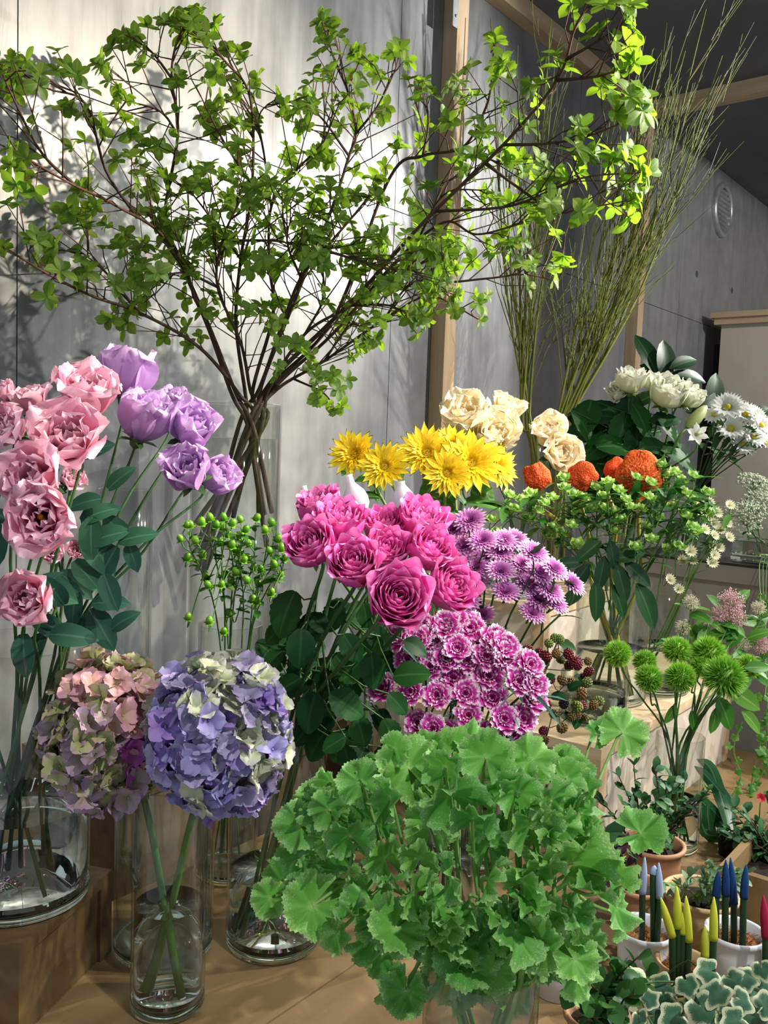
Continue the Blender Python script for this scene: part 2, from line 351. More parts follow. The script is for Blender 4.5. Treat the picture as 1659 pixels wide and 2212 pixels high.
def crate(name, label, lo, hi, M=None, mats=(PINEY, CREAM, PINE), th=.018):
    """open-framed box: top board, inset panels on the sides, corner posts"""
    M = M or I4; (x0, y0, z0), (x1, y1, z1) = lo, hi
    t = thing(name, label, 'crate', M @ Vector(((x0+x1)/2, (y0+y1)/2, z0)))
    b = MB(); b.box((x0, y0, z1-th), (x1, y1, z1), M); put('top_board', b.build('crate_top', mats[0], False), t)
    w = .026; i = .004
    for ax in (0, 1):
        b = MB()
        x = (x0, x1-w)[ax]
        b.box((x0+i if ax == 0 else x1-i-.01, y0+w, z0), (x0+i+.01 if ax == 0 else x1-i, y1-w, z1-th), M); put('side_panel', b.build('crate_panel', mats[1], False), t)
        b = MB(); b.box((x0+w, y0+i if ax == 0 else y1-i-.01, z0), (x1-w, y0+i+.01 if ax == 0 else y1-i, z1-th), M); put('side_panel', b.build('crate_panel', mats[1], False), t)
        for y in (y0, y1-w):
            b = MB(); b.box((x, y, z0), (x+w, y+w, z1-th), M); put('corner_post', b.build('corner_post', mats[2], False), t)
    return t
crate('display_stand', 'pale pine display stand with cream panels at right of the table', (1.312, .58, TZ), (1.98, 1.05, SZ))
crate('upper_box', 'smaller pine box standing on the display stand behind the chrysanthemums', (1.57, .83, SZ), (1.95, 1.04, SZ+.16))
crate('plinth', 'brown plinth on the bench under the tall branch vase', (.80, 1.12, BZ), (1.36, 1.43, .90), None, (PLYD, PLYD, PLYD))
crate('plinth', 'brown plinth on the bench under the green broom stems', (2.12, 1.10, BZ), (2.55, 1.36, .90), None, (PLYD, PLYD, PLYD))
dA = Vector((.9093, .4161, 0)); Ab = Vector((.652, .944, TZ)); C0 = Ab-dA*.187
MBX = Matrix(((dA.x, -dA.y, 0, C0.x), (dA.y, dA.x, 0, C0.y), (0, 0, 1, TZ), (0, 0, 0, 1)))
crate('wooden_riser', 'low brown wooden box under the lisianthus vase at far left', (0, 0, 0), (.187, .23, .11), MBX, (PLYD, PLYD, PLYD), .014)

# ------------------------------------------------------------------ vases
def vase(label, c, R, z0, h, water, wall=.003, basep=.012, name='glass_vase', square=False, rimflare=0):
    t = thing(name, label, 'vase', (c[0], c[1], z0))
    T = Matrix.Translation((c[0], c[1], z0))
    n = 4 if square else 48
    if square: T = T @ Matrix.Rotation(math.pi/4, 4, 'Z'); R *= 1.414
    ri = R-wall
    b = MB(); b.lathe([(ri, basep), (ri, h*.5), (ri+rimflare, h-.001), (ri+wall*.5+rimflare, h), (R+rimflare, h-.001), (R, h*.5), (R, basep)], n, M=T); put('glass_body', b.build('glass_body', GLASS, not square), t)
    b = MB(); b.lathe([(R*.55, .0005), (R*.9, .0), (R*.985, .003), (R, basep), (ri, basep+.0004), (ri*.6, basep)], n, M=T, cap0=True, cap1=True); put('glass_base', b.build('glass_base', GBASE, not square), t)
    if water:
        rw = ri-.0006
        b = MB(); b.lathe([(rw*.9, basep+.001), (rw, basep+.004), (rw, water), (rw*.97, water-.0012)], n, M=T, cap0=True, cap1=True); put('water', b.build('vase_water', WATERC if h > .36 else WATER, not square), t)
    return dict(c=Vector((c[0], c[1], z0)), R=ri, h=h, base=basep+.004, t=t)
def cxy(px, py, z): p = onz(px, py, z); return (p.x, p.y)
def dxy(px, py, d): p = W(px, py, d); return (p.x, p.y)
VLIS = vase('wide clear glass vase half filled with water holding lisianthus', cxy(44, 1932, .89), .080, .89, .31, .115)
VHYD = vase('slim clear glass cylinder holding the two hydrangeas', cxy(362, 2168, TZ), .043, TZ, .27, .125)
VWID = vase('wide clear glass cylinder directly behind the slim hydrangea vase', (.705, .905), .064, TZ, .30, None)
VROS = vase('clear glass vase of water with rose stems right of hydrangeas', cxy(590, 2030, TZ), .063, TZ, .31, .10)
VGER = vase('clear glass vase in front holding variegated geranium leaves', cxy(1042, 2072, .98), .053, TZ, .20, .10)
VTAL = vase('tall clear glass cylinder full of water holding leafy branches', dxy(511, 946, 1.75), .088, .90, .615, .548)
VHYP = vase('clear glass vase holding green hypericum berries', dxy(500, 1300, 1.33), .048, TZ, .39, .12)
VEMP = vase('slender empty glass cylinder behind lilac lisianthus by the wall', dxy(270, 1045, 1.42), .044, .90, .46, None)
VDIA = vase('glass vase hidden behind geranium holding pink and white dianthus', dxy(960, 1700, 1.22), .048, TZ, .22, .1)
VMUM = vase('glass vase behind dianthus holding purple chrysanthemums', dxy(1030, 1500, 1.38), .045, TZ, .26, .1)
VWRP = vase('glass vase behind pink roses holding mesh wrapped buds', (1.16, .93), .045, TZ, .36, .1)
VSUN = vase('glass vase on the stand holding yellow sunflowers', (1.40, .97), .05, SZ, .24, .1)
VCRE = vase('glass vase on the upper box holding cream lisianthus', (1.66, .945), .045, SZ+.16, .20, .08)
VCEL = vase('clear glass vase on the stand holding orange celosia and green buds', (1.60, .70), .070, SZ, .235, .10)
VBOW = vase('low clear glass bowl at the front of the wooden stand', (1.452, .662), .060, SZ, .085, .055)
VAST = vase('clear glass cylinder on the stand holding cream astrantia', (1.735, .655), .062, SZ, .205, .09)
VTRI = vase('slim clear glass cylinder holding fluffy green dianthus balls', cxy(1455, 1828, TZ), .040, TZ, .195, .085)
VSTK = vase('tall clear glass vase holding long green broom stems', (2.33, 1.22), .068, .90, .60, .3)
VWRO = vase('glass vase holding white roses near the counter', (1.895, .84), .055, SZ, .30, .1)
VDAI = vase('glass vase on the counter holding white daisies', (2.26, .80), .045, KZ, .16, .08)
VAMM = vase('small square glass vase on the dark counter holding lace flowers', (2.19, .595), .055, KZ, .085, .05, square=True)
# ------------------------------------------------------------------ plant building blocks
def leafm(name, mat, L=1, Wd=.5, vm=.45, base=.08, tip=.03, bend=.2, fold=.15, nu=5, nv=6, serr=0, wave=0, twist=0):
    b = MB(); rows = []; uvs = []
    for j in range(nv):
        v = j/(nv-1)
        w = base+(1-base)*math.sin(math.pi/2*v/vm)**.8 if v < vm else tip+(1-tip)*(1-((v-vm)/(1-vm))**2)**.7
        if serr and 0 < j < nv-1: w *= 1+serr*(1 if j % 2 else -1)
        row = []; uv = []
        for i in range(nu):
            u = -1+2*i/(nu-1); x = u*w*Wd/2
            row.append(Vector((x, L*v*(1-.12*bend), -bend*L*v*v+fold*abs(x)+wave*L*math.sin(v*9+u*2)*abs(u)+twist*x*v))); uv.append(((u+1)/2, v))
        rows.append(row); uvs.append(uv)
    b.grid(rows, uvs); return b.build(name, mat)
def stem(T, pts, r0, r1, mat, n=6, seg=5, name='stem', extra=None):
    o = WM[T].translation; b = MB(); s = spline(pts, seg)
    b.tube([p-o for p in s], [r0+(r1-r0)*k/(len(s)-1) for k in range(len(s))], n)
    if extra: extra(b, o)
    return put(name, b.build(name, mat), T, WM[T].copy()), s
def path(V, H, f, drop=.04, spread=.75):
    d = H-V['c']; d.z = 0; d = d.normalized() if d.length > 1e-4 else Vector((1, 0, 0))
    q = Vector((-d.y, d.x, 0)); k = U(-.6, .6)
    base = V['c'] + (-d*spread*.8+q*k)*V['R']*.8 + UP*(V['base']+.006)
    rim = V['c'] + (d*spread+q*k*.6)*V['R']*.85 + UP*min(V['h']-.012, (H.z-V['c'].z)*.7)
    return [base, rim, H*.55+rim*.45+rvec(.006)-UP*.0+UP*.005, H-Vector(f)*drop, H]
def base_of(V, pts): return pts[0]

# ------------------------------------------------------------------ roses
def rose_petals(name, mat, N, seed, opn=1.0):
    rn = random.Random(seed); out = []; core = MB()
    for k in range(N):
        t = (k/(N-1)); phi = k*2.3999+rn.uniform(-.2, .2)
        rr = .10+.82*t
        a0 = 15+62*t; am = -4+16*t; a1 = -14+72*t**1.6*opn+rn.uniform(-8, 8)
        L = 1.02+.42*t; Wd = .55+.95*t
        b = core if t < .42 else MB()
        b.petal(L, Wd, [a0, a0*.75, am, am, a1], .04+.06*t, 0, phi, max(.16, rr*.95), .035*t, 2, rn.uniform(0, 6), vm=.66, base=.35, tip=.3, nu=9, nv=8, rnd=.16)
        if t >= .42: out.append(b.build(name+'_petal', mat))
    return core.build(name+'_core', mat), out
ROSEM = organic('pink_rose_petal', [(0, '#b81f80'), (.45, '#df3da6'), (.8, '#f066bf'), (1, '#f79ad6')], .28, .5, .07, 5, .2)
WROSEM = organic('white_rose_petal', [(0, '#c3cf8e'), (.4, '#e9edc9'), (1, '#f6f5e6')], .25, .5, .04, 5, .15)
PR = [rose_petals('rose', ROSEM, n, s, o) for n, s, o in ((34, 1, 1.0), (30, 2, .8), (36, 3, 1.1))]
WR = [rose_petals('white_rose', WROSEM, n, s, o) for n, s, o in ((20, 5, 1.0), (17, 6, .7))]
ROSELEAF = organic('rose_leaf', [(0, '#123c17'), (1, '#1b4f20')], .12, .55, .25, 30, .15, rib='#2f5f30', spec=.2)
RL = [leafm('rose_leaf', ROSELEAF, 1, .74, .42, .2, .04, .18+.1*k, .12, 7, 15, .05, .012) for k in range(3)]
def bud_calyx(b, M, n=5, L=.5):
    b.lathe([(.02, -.25), (.13, -.16), (.17, 0.0), (.12, .06)], 10, M=M)
    for i in range(n): b.petal(L, .18, [70, 95, 120], .1, -.02, i*6.283/n, vm=.3, base=.6, tip=.02, nu=3, nv=4, M=M)
def rose(label, H, f, s, V, var, group, name='rose', leaves=(), stemmat=STEMD, sm=.0028):
    pts = path(V, H-f*s*.25, f); T = thing(name, label, 'flower', base_of(V, pts), group)
    M = MZ(H-f*s*.6, f, s); core, pets = var
    bl = put('bloom', core, T, M)
    for me in pets: put('petal', me, bl, M)
    b = MB(); bud_calyx(b, I4); put('calyx', b.build('calyx', STEM), bl, M)
    _, sp = stem(T, pts, sm, sm*.8, stemmat)
    for (P, yd, zd, L) in leaves: put('leaf', RN.choice(RL), T, MF(P, yd, zd, L))
    if leaves:      # petioles run from the stem to each leaf
        o = WM[T].translation
        for (P, yd, zd, L) in leaves:
            q = min(sp, key=lambda p: (p-P).length); bb = MB(); bb.tube([q-o, (q+P)/2-o-UP*.006, P-o], [.0014, .0011, .0009], 5); put('leaf_stalk', bb.build('leaf_stalk', STEMD), T, WM[T].copy())
    return T
rp = [(671, 1178, 112, 1.02, .55, .75, -.25), (736, 1130, 116, 1.08, .85, .45, 0), (690, 1096, 100, 1.14, .9, .3, -.3), (764, 1216, 118, 1.00, .55, .8, -.05), (829, 1138, 96, 1.12, .8, .5, .05),
      (833, 1188, 98, 1.06, .6, .7, .15), (912, 1130, 116, 1.12, .8, .45, .2), (929, 1186, 108, 1.06, .6, .6, .35), (860, 1292, 142, .95, .35, .9, .15), (972, 1267, 118, 1.02, .35, .75, .5)]
rl = ['pink rose in front at left of the cluster, above hypericum', 'pink rose facing up at upper left of the cluster', 'highest pink rose at back left, tilted to the left',
      'pink rose at front centre left, above dark rose leaves', 'partly hidden pink rose at back centre below the mesh wrapped bud', 'pink rose in the middle of the cluster facing right',
      'pink rose at upper right, below the yellow sunflowers', 'pink rose at right of the cluster beside purple chrysanthemums', 'largest pink rose, lowest in front of the cluster', 'pink rose at far right tilted towards purple chrysanthemums']
lf = [(612, 1325, 108, 1.05, -.5, -.9), (650, 1402, 88, 1.02, 0, -1), (588, 1425, 55, 1.05, -.7, -.6), (668, 1540, 92, 1.02, -.3, -1), (752, 1522, 92, 1.0, .9, -.5), (806, 1450, 80, 1.02, .1, -1), (888, 1455, 84, .98, .95, .2),
      (720, 1606, 58, 1.0, -.6, -.3), (845, 1585, 70, 1.04, .5, -.9), (690, 1345, 60, 1.08, .6, -.6), (760, 1400, 70, 1.07, .5, -.8), (620, 1480, 65, 1.08, -.8, -.4), (700, 1470, 60, 1.1, .2, -1), (780, 1580, 70, 1.06, .3, -.9), (900, 1395, 60, 1.06, .8, -.3),
      (720, 1330, 70, 1.12, -.3, -.8), (820, 1380, 66, 1.1, .6, -.5), (650, 1590, 60, 1.1, -.6, -.8), (590, 1370, 60, 1.12, -.8, -.6), (750, 1640, 60, 1.08, .2, -1), (860, 1520, 60, 1.08, .7, -.7), (700, 1555, 70, 1.12, -.2, -1), (790, 1330, 60, 1.14, .2, -1), (640, 1450, 66, 1.14, -.5, -.7), (840, 1450, 70, 1.15, .5, -.8), (760, 1480, 76, 1.13, -.1, -1)]
lf += [(U(570, 880), U(1310, 1650), U(55, 85), U(1.08, 1.22), U(-.8, .8), U(-1, .1)) for _ in range(34)]
lf = [q for q in lf if not (q[0] < 640 and q[1] > 1500)]
LFS = [[] for _ in rp]
for k, (x, y, w, d, rx, uy) in enumerate(lf):
    L = w*d/FPX; yd = RT*rx+UPC*uy+TO*U(-.1, .35); P = W(x, y, d)-yd.normalized()*L*.5
    j = min(range(len(rp)), key=lambda i: abs(rp[i][0]-x)*1.0+len(LFS[i])*45)
    LFS[j].append((P, yd, TO*.8+UP*U(.3, .9)+RT*U(-.3, .3), L))
for k, (x, y, w, d, a, c, r) in enumerate(rp):
    rose(rl[k], W(x, y, d), face(a, c, r), w*d/FPX/2*1.33, VROS, PR[k % 3], 'pink roses in the middle', leaves=LFS[k])
wp = [(1365, 821, 66, 1.98, 1, .35, 0, 'white rose at upper left, cupped and facing up'), (1415, 825, 54, 2.04, 1, .3, .1, 'white rose bud behind, between the two larger white roses'), (1443, 848, 80, 1.95, .8, .6, .1, 'largest white rose in front of its bunch'),
      (1490, 853, 62, 1.98, .7, .5, .5, 'white rose at right, near the lily bud'), (1335, 845, 46, 2.02, .7, .5, -.5, 'small white rose at far left of the bunch, over dark leaves')]
wl_ = [(1290, 890, 95, 2.0, -.9, .3), (1300, 960, 100, 1.98, -.8, -.4), (1345, 930, 85, 1.97, -.3, -.9), (1390, 905, 80, 1.95, .5, -.8), (1430, 960, 100, 1.93, .8, .1), (1420, 1010, 110, 1.9, .6, -.7), (1480, 985, 110, 1.92, .9, -.2), (1270, 915, 85, 2.05, -.9, .1), (1340, 1000, 90, 1.95, -.5, -.8),
       (1380, 960, 90, 1.96, .1, -1), (1320, 895, 90, 2.02, -.4, .6), (1455, 930, 85, 1.95, .7, -.5), (1280, 1010, 80, 2.0, -.7, -.6), (1400, 1060, 95, 1.92, .2, -1), (1440, 905, 70, 1.96, .9, .2), (1360, 890, 80, 2.0, -.2, -.8)]
wl_ += [(U(1260, 1480), U(900, 1080), U(70, 105), U(1.94, 2.06), U(-.9, .9), U(-1, .3)) for _ in range(16)]
LFW = [[] for _ in wp]
for k, (x, y, w, d, rx, uy) in enumerate(wl_):
    L = w*d/FPX; yd = RT*rx+UPC*uy+TO*U(-.1, .3); P = W(x, y, d)-yd.normalized()*L*.5
    LFW[k % 5].append((P, yd, TO*.6+UP*U(.4, 1)+RT*U(-.3, .3), L))
for k, (x, y, w, d, a, c, r, lab) in enumerate(wp):
    rose(lab, W(x, y, d), face(a, c, r), w*d/FPX/2*1.42, VWRO, WR[k % 2], 'white roses at right', leaves=LFW[k])

# ------------------------------------------------------------------ lisianthus
def lis_petals(name, mat, N, seed, opn, ruf=.10):
    rn = random.Random(seed); out = []; core = MB()
    for k in range(N):
        t = k/(N-1); phi = k*2.3999+rn.uniform(-.3, .3)
        a1 = -25+(100*opn)*t+rn.uniform(-12, 12)
        b = core if t < .3 else MB()
        b.petal(.95+.35*t, .75+.65*t, [32+32*t, 20+14*t, 2+22*t*opn, a1*.6, a1], .03, 0, phi, .22+.75*t, ruf*(.5+.6*t), rn.choice((1.5, 2, 2.5)), rn.uniform(0, 6), vm=.7, base=.25, tip=.4, nu=17, nv=10, teeth=.012, rnd=.14)
        if t >= .3: out.append(b.build(name+'_petal', mat))
    return core.build(name+'_core', mat), out
LISP = organic('pink_lisianthus_petal', [(0, '#b9798a'), (.35, '#e59db4'), (.8, '#f2b9cc'), (1, '#f6cbdc')], .3, .6, .07, 6, .2)
LISL = organic('lilac_lisianthus_petal', [(0, '#ae86c0'), (.4, '#d0a2dc'), (.85, '#dcb3e6'), (1, '#e6c9f0')], .3, .6, .07, 6, .2)
LISC = organic('cream_lisianthus_petal', [(0, '#ecdc92'), (.5, '#f9ecbc'), (.9, '#fdf3d4'), (1, '#fde8d8')], .35, .6, .05, 6, .2)
EYE = solid('dark_flower_eye', '#3a1720', '#24080f', .6); YEL = solid('yellow_stamen', '#e0b81c', '#c79a10', .6)
VP_ = [lis_petals('lisianthus', LISP, n, s, o, r) for n, s, o, r in ((14, 11, .95, .11), (12, 12, .85, .10), (15, 13, 1.05, .12))]
VL_ = [lis_petals('lilac_lisianthus', LISL, n, s, o, r) for n, s, o, r in ((12, 21, .5, .07), (14, 22, .65, .07))]
VC_ = [lis_petals('cream_lisianthus', LISC, n, s, o, r) for n, s, o, r in ((15, 31, .9, .09), (14, 32, .7, .09))]
LISLEAF = organic('grey_green_leaf', [(0, '#264d3a'), (1, '#315f4a')], .12, .6, .25, 20, .15, rib='#4a7560', spec=.2)
LL = [leafm('lisianthus_leaf', LISLEAF, 1, .55, .4, .35, .03, .25+.2*k, .2, 5, 7) for k in range(2)]
def lis(label, H, f, s, V, var, group, eye=False, leaves=(), sm=.0021):
    pts = path(V, H-f*s*.35, f); T = thing('lisianthus', label, 'flower', pts[0], group)
    M = MZ(H-f*s*.55, f, s); bl = put('bloom', var[0], T, M)
    for me in var[1]: put('petal', me, bl, M)
    if eye:
        b = MB(); b.ball((0, 0, .35), .16, 10, 6); put('eye', b.build('flower_eye', EYE), bl, M)
        b = MB(); b.ball((.05, .02, .52), .07, 8, 5); b.ball((-.06, .04, .5), .06, 8, 5); put('stamen', b.build('stamen', YEL), bl, M)
    b = MB(); bud_calyx(b, I4, 5, .45); put('calyx', b.build('calyx', STEMD), bl, M)
    _, sp = stem(T, pts, sm, sm*.7, STEMD)
    for (P, yd, zd, L) in leaves: put('leaf', RN.choice(LL), T, MF(P, yd, zd, L))
lp = [(66, 868, 105, 1.02, .9, .3, -.2, 0, 'pink lisianthus at back, upper left corner of the bunch'), (188, 852, 178, .97, .75, .45, .3, 0, 'ruffled pink lisianthus at top right beside lilac ones'), (12, 925, 130, .90, .4, .9, -.3, 1, 'pink lisianthus with dark eye cut by the left edge'),
      (150, 945, 190, .90, .45, .85, .1, 0, 'large pale pink lisianthus in the middle facing forward'), (70, 1032, 172, .86, .3, .95, -.1, 1, 'pink lisianthus showing a dark eye with yellow stamens'), (92, 1118, 172, .85, .05, 1, .15, 1, 'pink lisianthus hanging low with a dark slit eye'),
      (60, 1290, 146, .88, .15, .95, -.1, 1, 'lowest pink lisianthus at left above the vase rim'), (112, 1195, 60, .98, .2, .8, .3, 0, 'small shaded pink lisianthus below the big blooms'), (165, 1190, 50, 1.0, .3, .7, .4, 0, 'smallest mauve lisianthus bud in shade'), (155, 1035, 70, 1.0, .4, .5, .6, 0, 'half hidden pink lisianthus behind the central bloom'), (8, 848, 70, 1.02, .8, .4, -.4, 0, 'pink lisianthus at the very top left edge')]
for k, (x, y, w, d, a, c, r, e, lab) in enumerate(lp):
    lv = []
    for j in range(2):
        px, py = x+U(-20, 90), y+U(120, 330); py = min(py, 1370); L = U(.035, .055)
        yd = RT*U(-.6, .9)+UPC*U(-.9, .5)+TO*.2; lv.append((W(px, py, U(.95, 1.03)), yd, TO+UP*.5, L))
    lis(lab, W(x, y, d), face(a, c, r), w*d/FPX/2*1.18, VLIS, VP_[k % 3], 'pink lisianthus at left', e, lv)
ll = [(278, 806, 132, 1.06, 1, .1, .15, 'topmost lilac lisianthus seen from the side'), (312, 902, 124, 1.04, .85, .25, .35, 'lilac lisianthus left of centre with dark calyx'), (416, 922, 112, 1.05, .5, .6, .5, 'lilac lisianthus at right facing forward'),
      (408, 1016, 110, 1.03, .5, .75, -.1, 'pale lilac lisianthus, lowest of the lilac ones'), (466, 1026, 92, 1.10, .3, .5, .8, 'pinkish lilac lisianthus behind at far right'), (372, 868, 70, 1.12, .9, .3, .2, 'small lilac lisianthus half hidden at back')]
bigl = [(205, 1175, 110, .5, -.7), (220, 1160, 90, .9, .4), (160, 1305, 75, -.3, -.9), (228, 1300, 75, .95, .1), (215, 1345, 95, .5, -.8), (285, 1160, 80, .9, .3), (285, 1195, 60, .3, -.9), (180, 1230, 80, .6, -.6), (250, 1040, 70, .6, .6), (200, 1110, 80, .8, .5), (235, 1210, 90, -.5, -.8), (150, 1250, 80, .7, -.4)]
for k, (x, y, w, d, a, c, r, lab) in enumerate(ll):
    lv = [(W(q[0]-q[3]*q[2]*.4, q[1]+q[4]*q[2]*.4, .99), RT*q[3]+UPC*q[4]+TO*.15, TO+UP*.7, q[2]*.99/FPX*1.1) for q in bigl[k*2:k*2+2]]
    lis(lab, W(x, y, d), face(a, c, r), w*d/FPX/2*1.55, VLIS, VL_[k % 2], 'lilac lisianthus at left', False, lv)
cl = [(1010, 900, 120, 1.85, .7, .6, -.2, 'large cream lisianthus behind the yellow sunflowers at left'), (1096, 888, 84, 1.9, .9, .4, .3, 'highest cream lisianthus, pointing up right'), (1070, 938, 104, 1.84, .4, .8, .2, 'cream lisianthus just above the rightmost sunflower'), (1189, 934, 92, 1.8, .7, .6, -.2, 'upper of two cream lisianthus beside the broom stems'), (1207, 978, 90, 1.78, .2, .9, .3, 'lower of two cream lisianthus above orange celosia')]
for k, (x, y, w, d, a, c, r, lab) in enumerate(cl): lis(lab, W(x, y, d), face(a, c, r), w*d/FPX/2*1.38, VCRE, VC_[k % 2], 'cream lisianthus in the back', sm=.0022)

# ------------------------------------------------------------------ hydrangeas
def sepalm(name, st): return organic(name, st, .18, .6, .14, 25, .25)
HY = dict(olive=sepalm('olive_sepal', [(0, '#8a9452'), (.6, '#b0b47c'), (1, '#c3a8a8')]), pinkg=sepalm('dusty_pink_sepal', [(0, '#b3aa7a'), (.5, '#cda09c'), (1, '#d6a2b2')]), mag=sepalm('magenta_sepal', [(0, '#b05fa0'), (1, '#cb6cc4')]),
          mauve=sepalm('mauve_sepal', [(0, '#989070'), (.6, '#b09ca4'), (1, '#c09cc0')]), peri=sepalm('periwinkle_sepal', [(0, '#8079b4'), (.5, '#9a96d0'), (1, '#b4b0e0')]), viol=sepalm('violet_sepal', [(0, '#8468b8'), (1, '#ad92d4')]),
          cream=sepalm('green_cream_sepal', [(0, '#aebb8e'), (.6, '#c6ccae'), (1, '#c4c2c4')]), lil=sepalm('pale_lilac_sepal', [(0, '#9a96b8'), (1, '#bcb0dc')]))
FLM = {}
def floret(mat, k):
    if (mat, k) not in FLM:
        rn = random.Random(k*7+3); b = MB()
        for i in range(4): b.petal(rn.uniform(.85, 1.1), rn.uniform(.95, 1.15), [40, 62+rn.uniform(-18, 18), 84+rn.uniform(-34, 24)], .03, 0, i*1.5708+rn.uniform(-.15, .15), 1.2, rn.uniform(.04, .12), 1.5, rn.uniform(0, 6), vm=.6, base=.3, tip=.35, nu=7, nv=5, rnd=.05)
        b.ball((0, 0, .05), .07, 6, 4); FLM[(mat, k)] = b.build('floret', HY[mat])
    return FLM[(mat, k)]
HL = leafm('hydrangea_leaf', ROSELEAF, 1, .6, .4, .2, .03, .2, .1, 5, 9, .03)
def hydrangea(label, C, f, rx, ry, N, pick):
    pts = path(VHYD, C-f*.04, f, .05); T = thing('hydrangea', label, 'flower', pts[0], 'hydrangeas in the slim vase')
    side = f.cross(RT).normalized()
    b = MB(); b.ball((0, 0, 0), 1, 16, 12); put('head_core', b.build('head_core', HY['mauve']), T, Matrix.Translation(C) @ Matrix.Diagonal((rx*.74, rx*.74, ry*.70, 1)))
    for i in range(N):
        z = 1-2*(i+.5)/N; r = math.sqrt(1-z*z); ph = i*2.39996
        v = Vector((r*math.cos(ph), r*math.sin(ph), z))
        P = C+Vector((v.x*rx, v.y*rx, v.z*ry))*U(.76, 1.03)
        nrm = (Vector((v.x, v.y, v.z))+rvec(.75)+UP*.2).normalized()
        put('floret', floret(pick(v), RN.randrange(5)), T, MZ(P-nrm*.006, nrm, U(.0155, .0215)))
    stem(T, pts, .0042, .0036, STEM, 8)
    return T
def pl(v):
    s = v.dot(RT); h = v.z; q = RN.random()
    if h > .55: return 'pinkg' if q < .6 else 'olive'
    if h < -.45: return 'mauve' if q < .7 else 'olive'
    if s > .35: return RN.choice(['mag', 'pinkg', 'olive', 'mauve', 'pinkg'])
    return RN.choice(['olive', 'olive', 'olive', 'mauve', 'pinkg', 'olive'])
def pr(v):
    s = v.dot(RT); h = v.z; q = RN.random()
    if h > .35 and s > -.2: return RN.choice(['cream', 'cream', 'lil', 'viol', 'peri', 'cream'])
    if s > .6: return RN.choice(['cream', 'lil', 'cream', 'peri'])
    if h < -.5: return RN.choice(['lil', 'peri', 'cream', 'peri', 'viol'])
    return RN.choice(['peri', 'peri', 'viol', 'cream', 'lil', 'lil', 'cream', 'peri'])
hydrangea('olive green and dusty pink hydrangea head, the left of two', W(232, 1580, 1.02), face(.7, .7, -.3), .071, .088, 290, pl)
hydrangea('blue violet hydrangea head with creamy green sepals, the right of two', W(475, 1582, .97), face(.7, .7, .2), .077, .088, 295, pr)

# ------------------------------------------------------------------ purple chrysanthemums, yellow sunflowers
MUM = organic('purple_chrysanthemum_petal', [(0, '#86297a'), (.45, '#bb60b2'), (.8, '#d894d0'), (1, '#f0d6ee')], .2, .6, .06, 8, .1)
def mum(seed):
    rn = random.Random(seed); b = MB()
    for L, n, a in ((1, 22, 84), (.86, 20, 74), (.66, 18, 62), (.46, 14, 46), (.3, 10, 28)):
        k0 = len(b.T)
        for i in range(n): b.petal(L*rn.uniform(.92, 1.05), .30, [a-25, a, a+rn.uniform(-6, 8)], .05, .0, (i+rn.uniform(-.2, .2))*6.283/n+L*9, .2, vm=.75, base=.5, tip=.3, nu=3, nv=4)
        if L < .7: b.T[k0:] = [(u, v*(.75 if L > .6 else .45)) for u, v in b.T[k0:]]
    b.lathe([(.05, -.3), (.22, -.15), (.3, .02), (.1, .12)], 10); return b.build('chrysanthemum_bloom', MUM)
MM = [mum(k) for k in range(3)]
MUMLEAF = organic('mum_leaf', [(0, '#2c5128'), (1, '#3b6632')], .15, .55, .2, 20); ML = leafm('mum_leaf', MUMLEAF, 1, .5, .5, .1, .1, .3, .2, 5, 9, .2)
def sprays(name, heads, V, nsp, label, plural, cat, group, meshes, sizepx, facing, stemmat, sm=.0016, leaf=None, nleaf=2, partname='bloom', d0=1.3, jit=.03, leafL=(.03, .05), drop=.02):
    hs = sorted(heads, key=lambda h: h[0]*.8+h[1]*.2)
    k = math.ceil(len(hs)/nsp); grp = [hs[i:i+k] for i in range(0, len(hs), k)]
    rk = ranks([sum(h[0] for h in g)/len(g) for g in grp])
    for gi, g in enumerate(grp):
        P = [W(h[0], h[1], (h[2] if len(h) > 2 else d0+U(-jit, jit))) for h in g]
        ctr = sum(P, Vector())/len(P); top = max(P, key=lambda p: p.z)
        pts = path(V, top, UP, .03); T = thing(name, f'{label}, {rk[gi]} of its {plural}', cat, pts[0], group)
        _, sp = stem(T, pts, sm*1.25, sm*.7, stemmat)
        o = WM[T].translation
        for h, p in zip(g, P):
            f = facing(h)
            s = (p-CAM).dot(FW)*(h[3] if len(h) > 3 else sizepx)/FPX/2*U(.9, 1.1)
            put(partname, RN.choice(meshes), T, MZ(p, f, s))
            if p is not top:
                q = sp[int(len(sp)*U(.5, .72))]; bb = MB(); s2 = spline([q, q*.45+p*.55+UP*.004-f*.006, p-f*drop, p-f*s*.1], 3)
                bb.tube([x-o for x in s2], [sm*.8]*len(s2), 5); put('side_stem', bb.build('side_stem', stemmat), T, WM[T].copy())
        if leaf:
            for _ in range(nleaf):
                q = sp[int(len(sp)*U(.35, .92))]; dv = rvec(1); dv.z = U(-.2, .6); put('leaf', RN.choice(leaf), T, MF(q, dv, UP+rvec(.4), U(*leafL)))
zc = lambda L, s, ox, oy: [(ox+x*s, oy+y*s) for x, y in L]
mh = zc([(1050, 640), (1040, 690), (970, 680), (960, 750), (1020, 770), (1000, 820), (1110, 740), (1210, 740), (1260, 740), (1200, 800), (1130, 830), (1080, 880), (1070, 940), (1200, 890), (1300, 860), (1360, 800), (1390, 900), (1330, 950), (1225, 995), (1460, 880), (1550, 950), (1440, 990), (1380, 1030), (1470, 1050), (1355, 1100), (1030, 1050), (1105, 1110)], .434, 560, 850)
